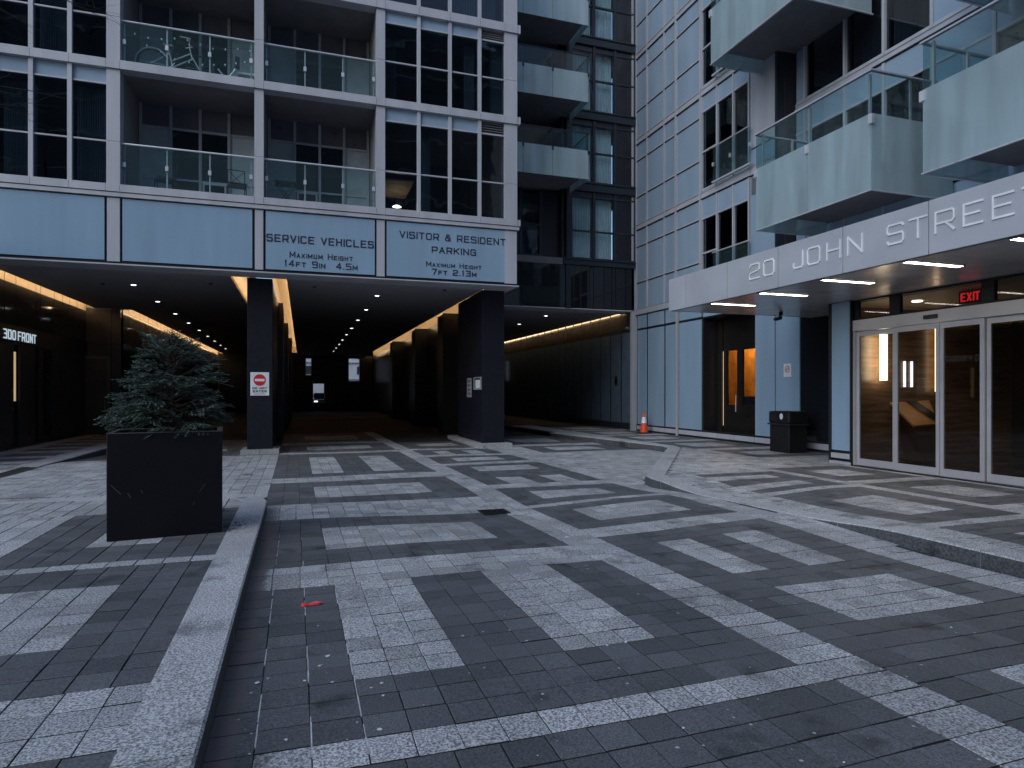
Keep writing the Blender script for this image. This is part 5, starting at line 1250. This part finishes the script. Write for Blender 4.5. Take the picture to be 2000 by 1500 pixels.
tb = empty('folding_table', (-.40, 17.6, c1), 'black slatted folding table with crossed legs on the lower middle balcony', 'folding table')
for i in range(8): MB().box(-.66+i*.065, -.61+i*.065, 17.4, 17.8, c1+.60, c1+.62).build('slat', BLACKM, tb)
MB().box(-.68, -.14, 17.41, 17.44, c1+.57, c1+.60).box(-.68, -.14, 17.76, 17.79, c1+.57, c1+.60).build('rail', BLACKM, tb)
for y in (17.43, 17.77): MB().tube([(-.62, y, c1+.57), (-.18, y, c1)], .010, 5).build('leg', BLACKM, tb); MB().tube([(-.18, y+.02, c1+.57), (-.62, y+.02, c1)], .010, 5).build('leg', BLACKM, tb)
pn = empty('pendant_lamp', (2.62, 18.6, 7.0), 'glowing pendant lamp inside the lit window above the visitor parking sign', 'pendant lamp')
MB().lathe([(0, .05), (.06, .04), (.13, 0), (0, -.01)], (2.62, 18.6, 6.98), 14).build('shade', emit('pendant_glow', (1.0, .85, .6), 9), pn)
MB().tube([(2.62, 18.6, 7.03), (2.62, 18.6, 7.42)], .004, 4).build('cord', BLACKM, pn)
pll = bpy.data.lights.new('pendant_light', 'POINT'); pll.energy = 6; pll.color = (1, .75, .5); pll.shadow_soft_size = .12
po = bpy.data.objects.new('pendant_light', pll); COL.objects.link(po); po.location = (2.62, 18.6, 6.85); po.parent = pn; po.location = (0, 0, -.12)

# ------------------------------------------------------------------ bare tree twigs at upper left
bt = empty('bare_tree', (-7.4, 11.5, .14), 'thin bare tree twigs reaching in at the upper left before the windows', 'tree')
BK = pbr('twig_bark', (.03, .024, .026), .9)
MB().tube([(-7.4, 11.5, .14), (-7.3, 11.5, 2.5), (-7.5, 11.6, 5.0), (-7.2, 11.5, 8.5)], .09, 8, .03).build('trunk', BK, bt)
def limb(p, d, L_, r, depth):
    pts = [Vector(p)]; d = Vector(d).normalized(); n = 7
    for i in range(n):
        d = (d + Vector((R.uniform(-.26, .26), R.uniform(-.26, .26), R.uniform(-.24, .24)))).normalized(); pts.append(pts[-1]+d*L_/n)
    MB().tube(pts, r, 5, r*.35, cap=False).build('branch', BK, bt)
    if depth > 0:
        for q in range(3): limb(pts[2+q], (d+Vector((R.uniform(-.6, .6), R.uniform(-.5, .5), R.uniform(-.5, .5)))), L_*.5, r*.5, depth-1)
limb((-7.35, 11.5, 5.7), (1, -.05, .08), 4.0, .016, 3); limb((-7.35, 11.5, 7.3), (1, .0, .04), 4.6, .016, 3)
limb((-7.3, 11.5, 6.5), (1, .1, .12), 3.9, .014, 3)

# ------------------------------------------------------------------ beyond the lane: street, pale building, a parked car
fb = empty('far_street_building', (3, 75, 0), 'pale building seen through the openings at the end of the lane', 'building')
box('wall', pbr('far_pale_wall', (.45, .46, .50), .8, var=.2, vscale=.8), fb, -20, 25, 75, 76, -.1, 12)
for i in range(12):
    for z in (3.6, 5.4): box('window', FRAMED, fb, -15+i*3.0, -13.6+i*3.0, 74.9, 74.99, z, z+.9)
for z in (3.0, 4.9, 6.7): box('ledge', FRAME, fb, -20, 25, 74.8, 74.99, z, z+.12)
cr_ = empty('parked_car', (1.8, 60, -.05), 'dark car with pale highlights parked beyond the far doorway', 'car')
CP = pbr('car_paint_dark', (.05, .055, .07), .25, coat=.6)
MB().box(.8, 2.7, 58, 62, .3, .95).build('body', CP, cr_, bevel=.12); MB().box(.95, 2.55, 58.9, 61.6, .95, 1.5).build('cabin', DARKGL, cr_, bevel=.15)
for x in (.82, 2.5):
    for y in (58.7, 61.2): MB().tube([(x, y, .28), (x+.18, y, .28)], .32, 16).build('wheel', BLACKM, cr_)
for x in (1.0, 2.2): MB().box(x, x+.3, 57.96, 58.0, .65, .8).build('headlight', emit('car_headlight', (.9, .95, 1), 1.5), cr_)
box('plate', WHITE, cr_, 1.55, 1.95, 57.95, 57.99, .42, .54)

# ------------------------------------------------------------------ tower opposite, added behind the camera to darken window reflections and block low sky
op = empty('added_opposite_tower', (0, -26, 0), 'unseen dark tower added behind the camera to darken the window reflections', 'building')
OW = pbr('opposite_cladding', (.10, .14, .17), .5)
box('wall', OW, op, -26, 24, -30, -26, 0, 36)
for k in range(12):
    z = 2.0+k*2.9; box('slab_edge', pbr('opposite_slab_edge', (.55, .6, .65), .6) if k == 0 else bpy.data.materials['opposite_slab_edge'], op, -26, 24, -25.99, -25.85, z, z+.18)
for k in range(16): box('pilaster', OW, op, -25.5+k*3.05, -25.3+k*3.05, -25.95, -25.7, 0, 36)
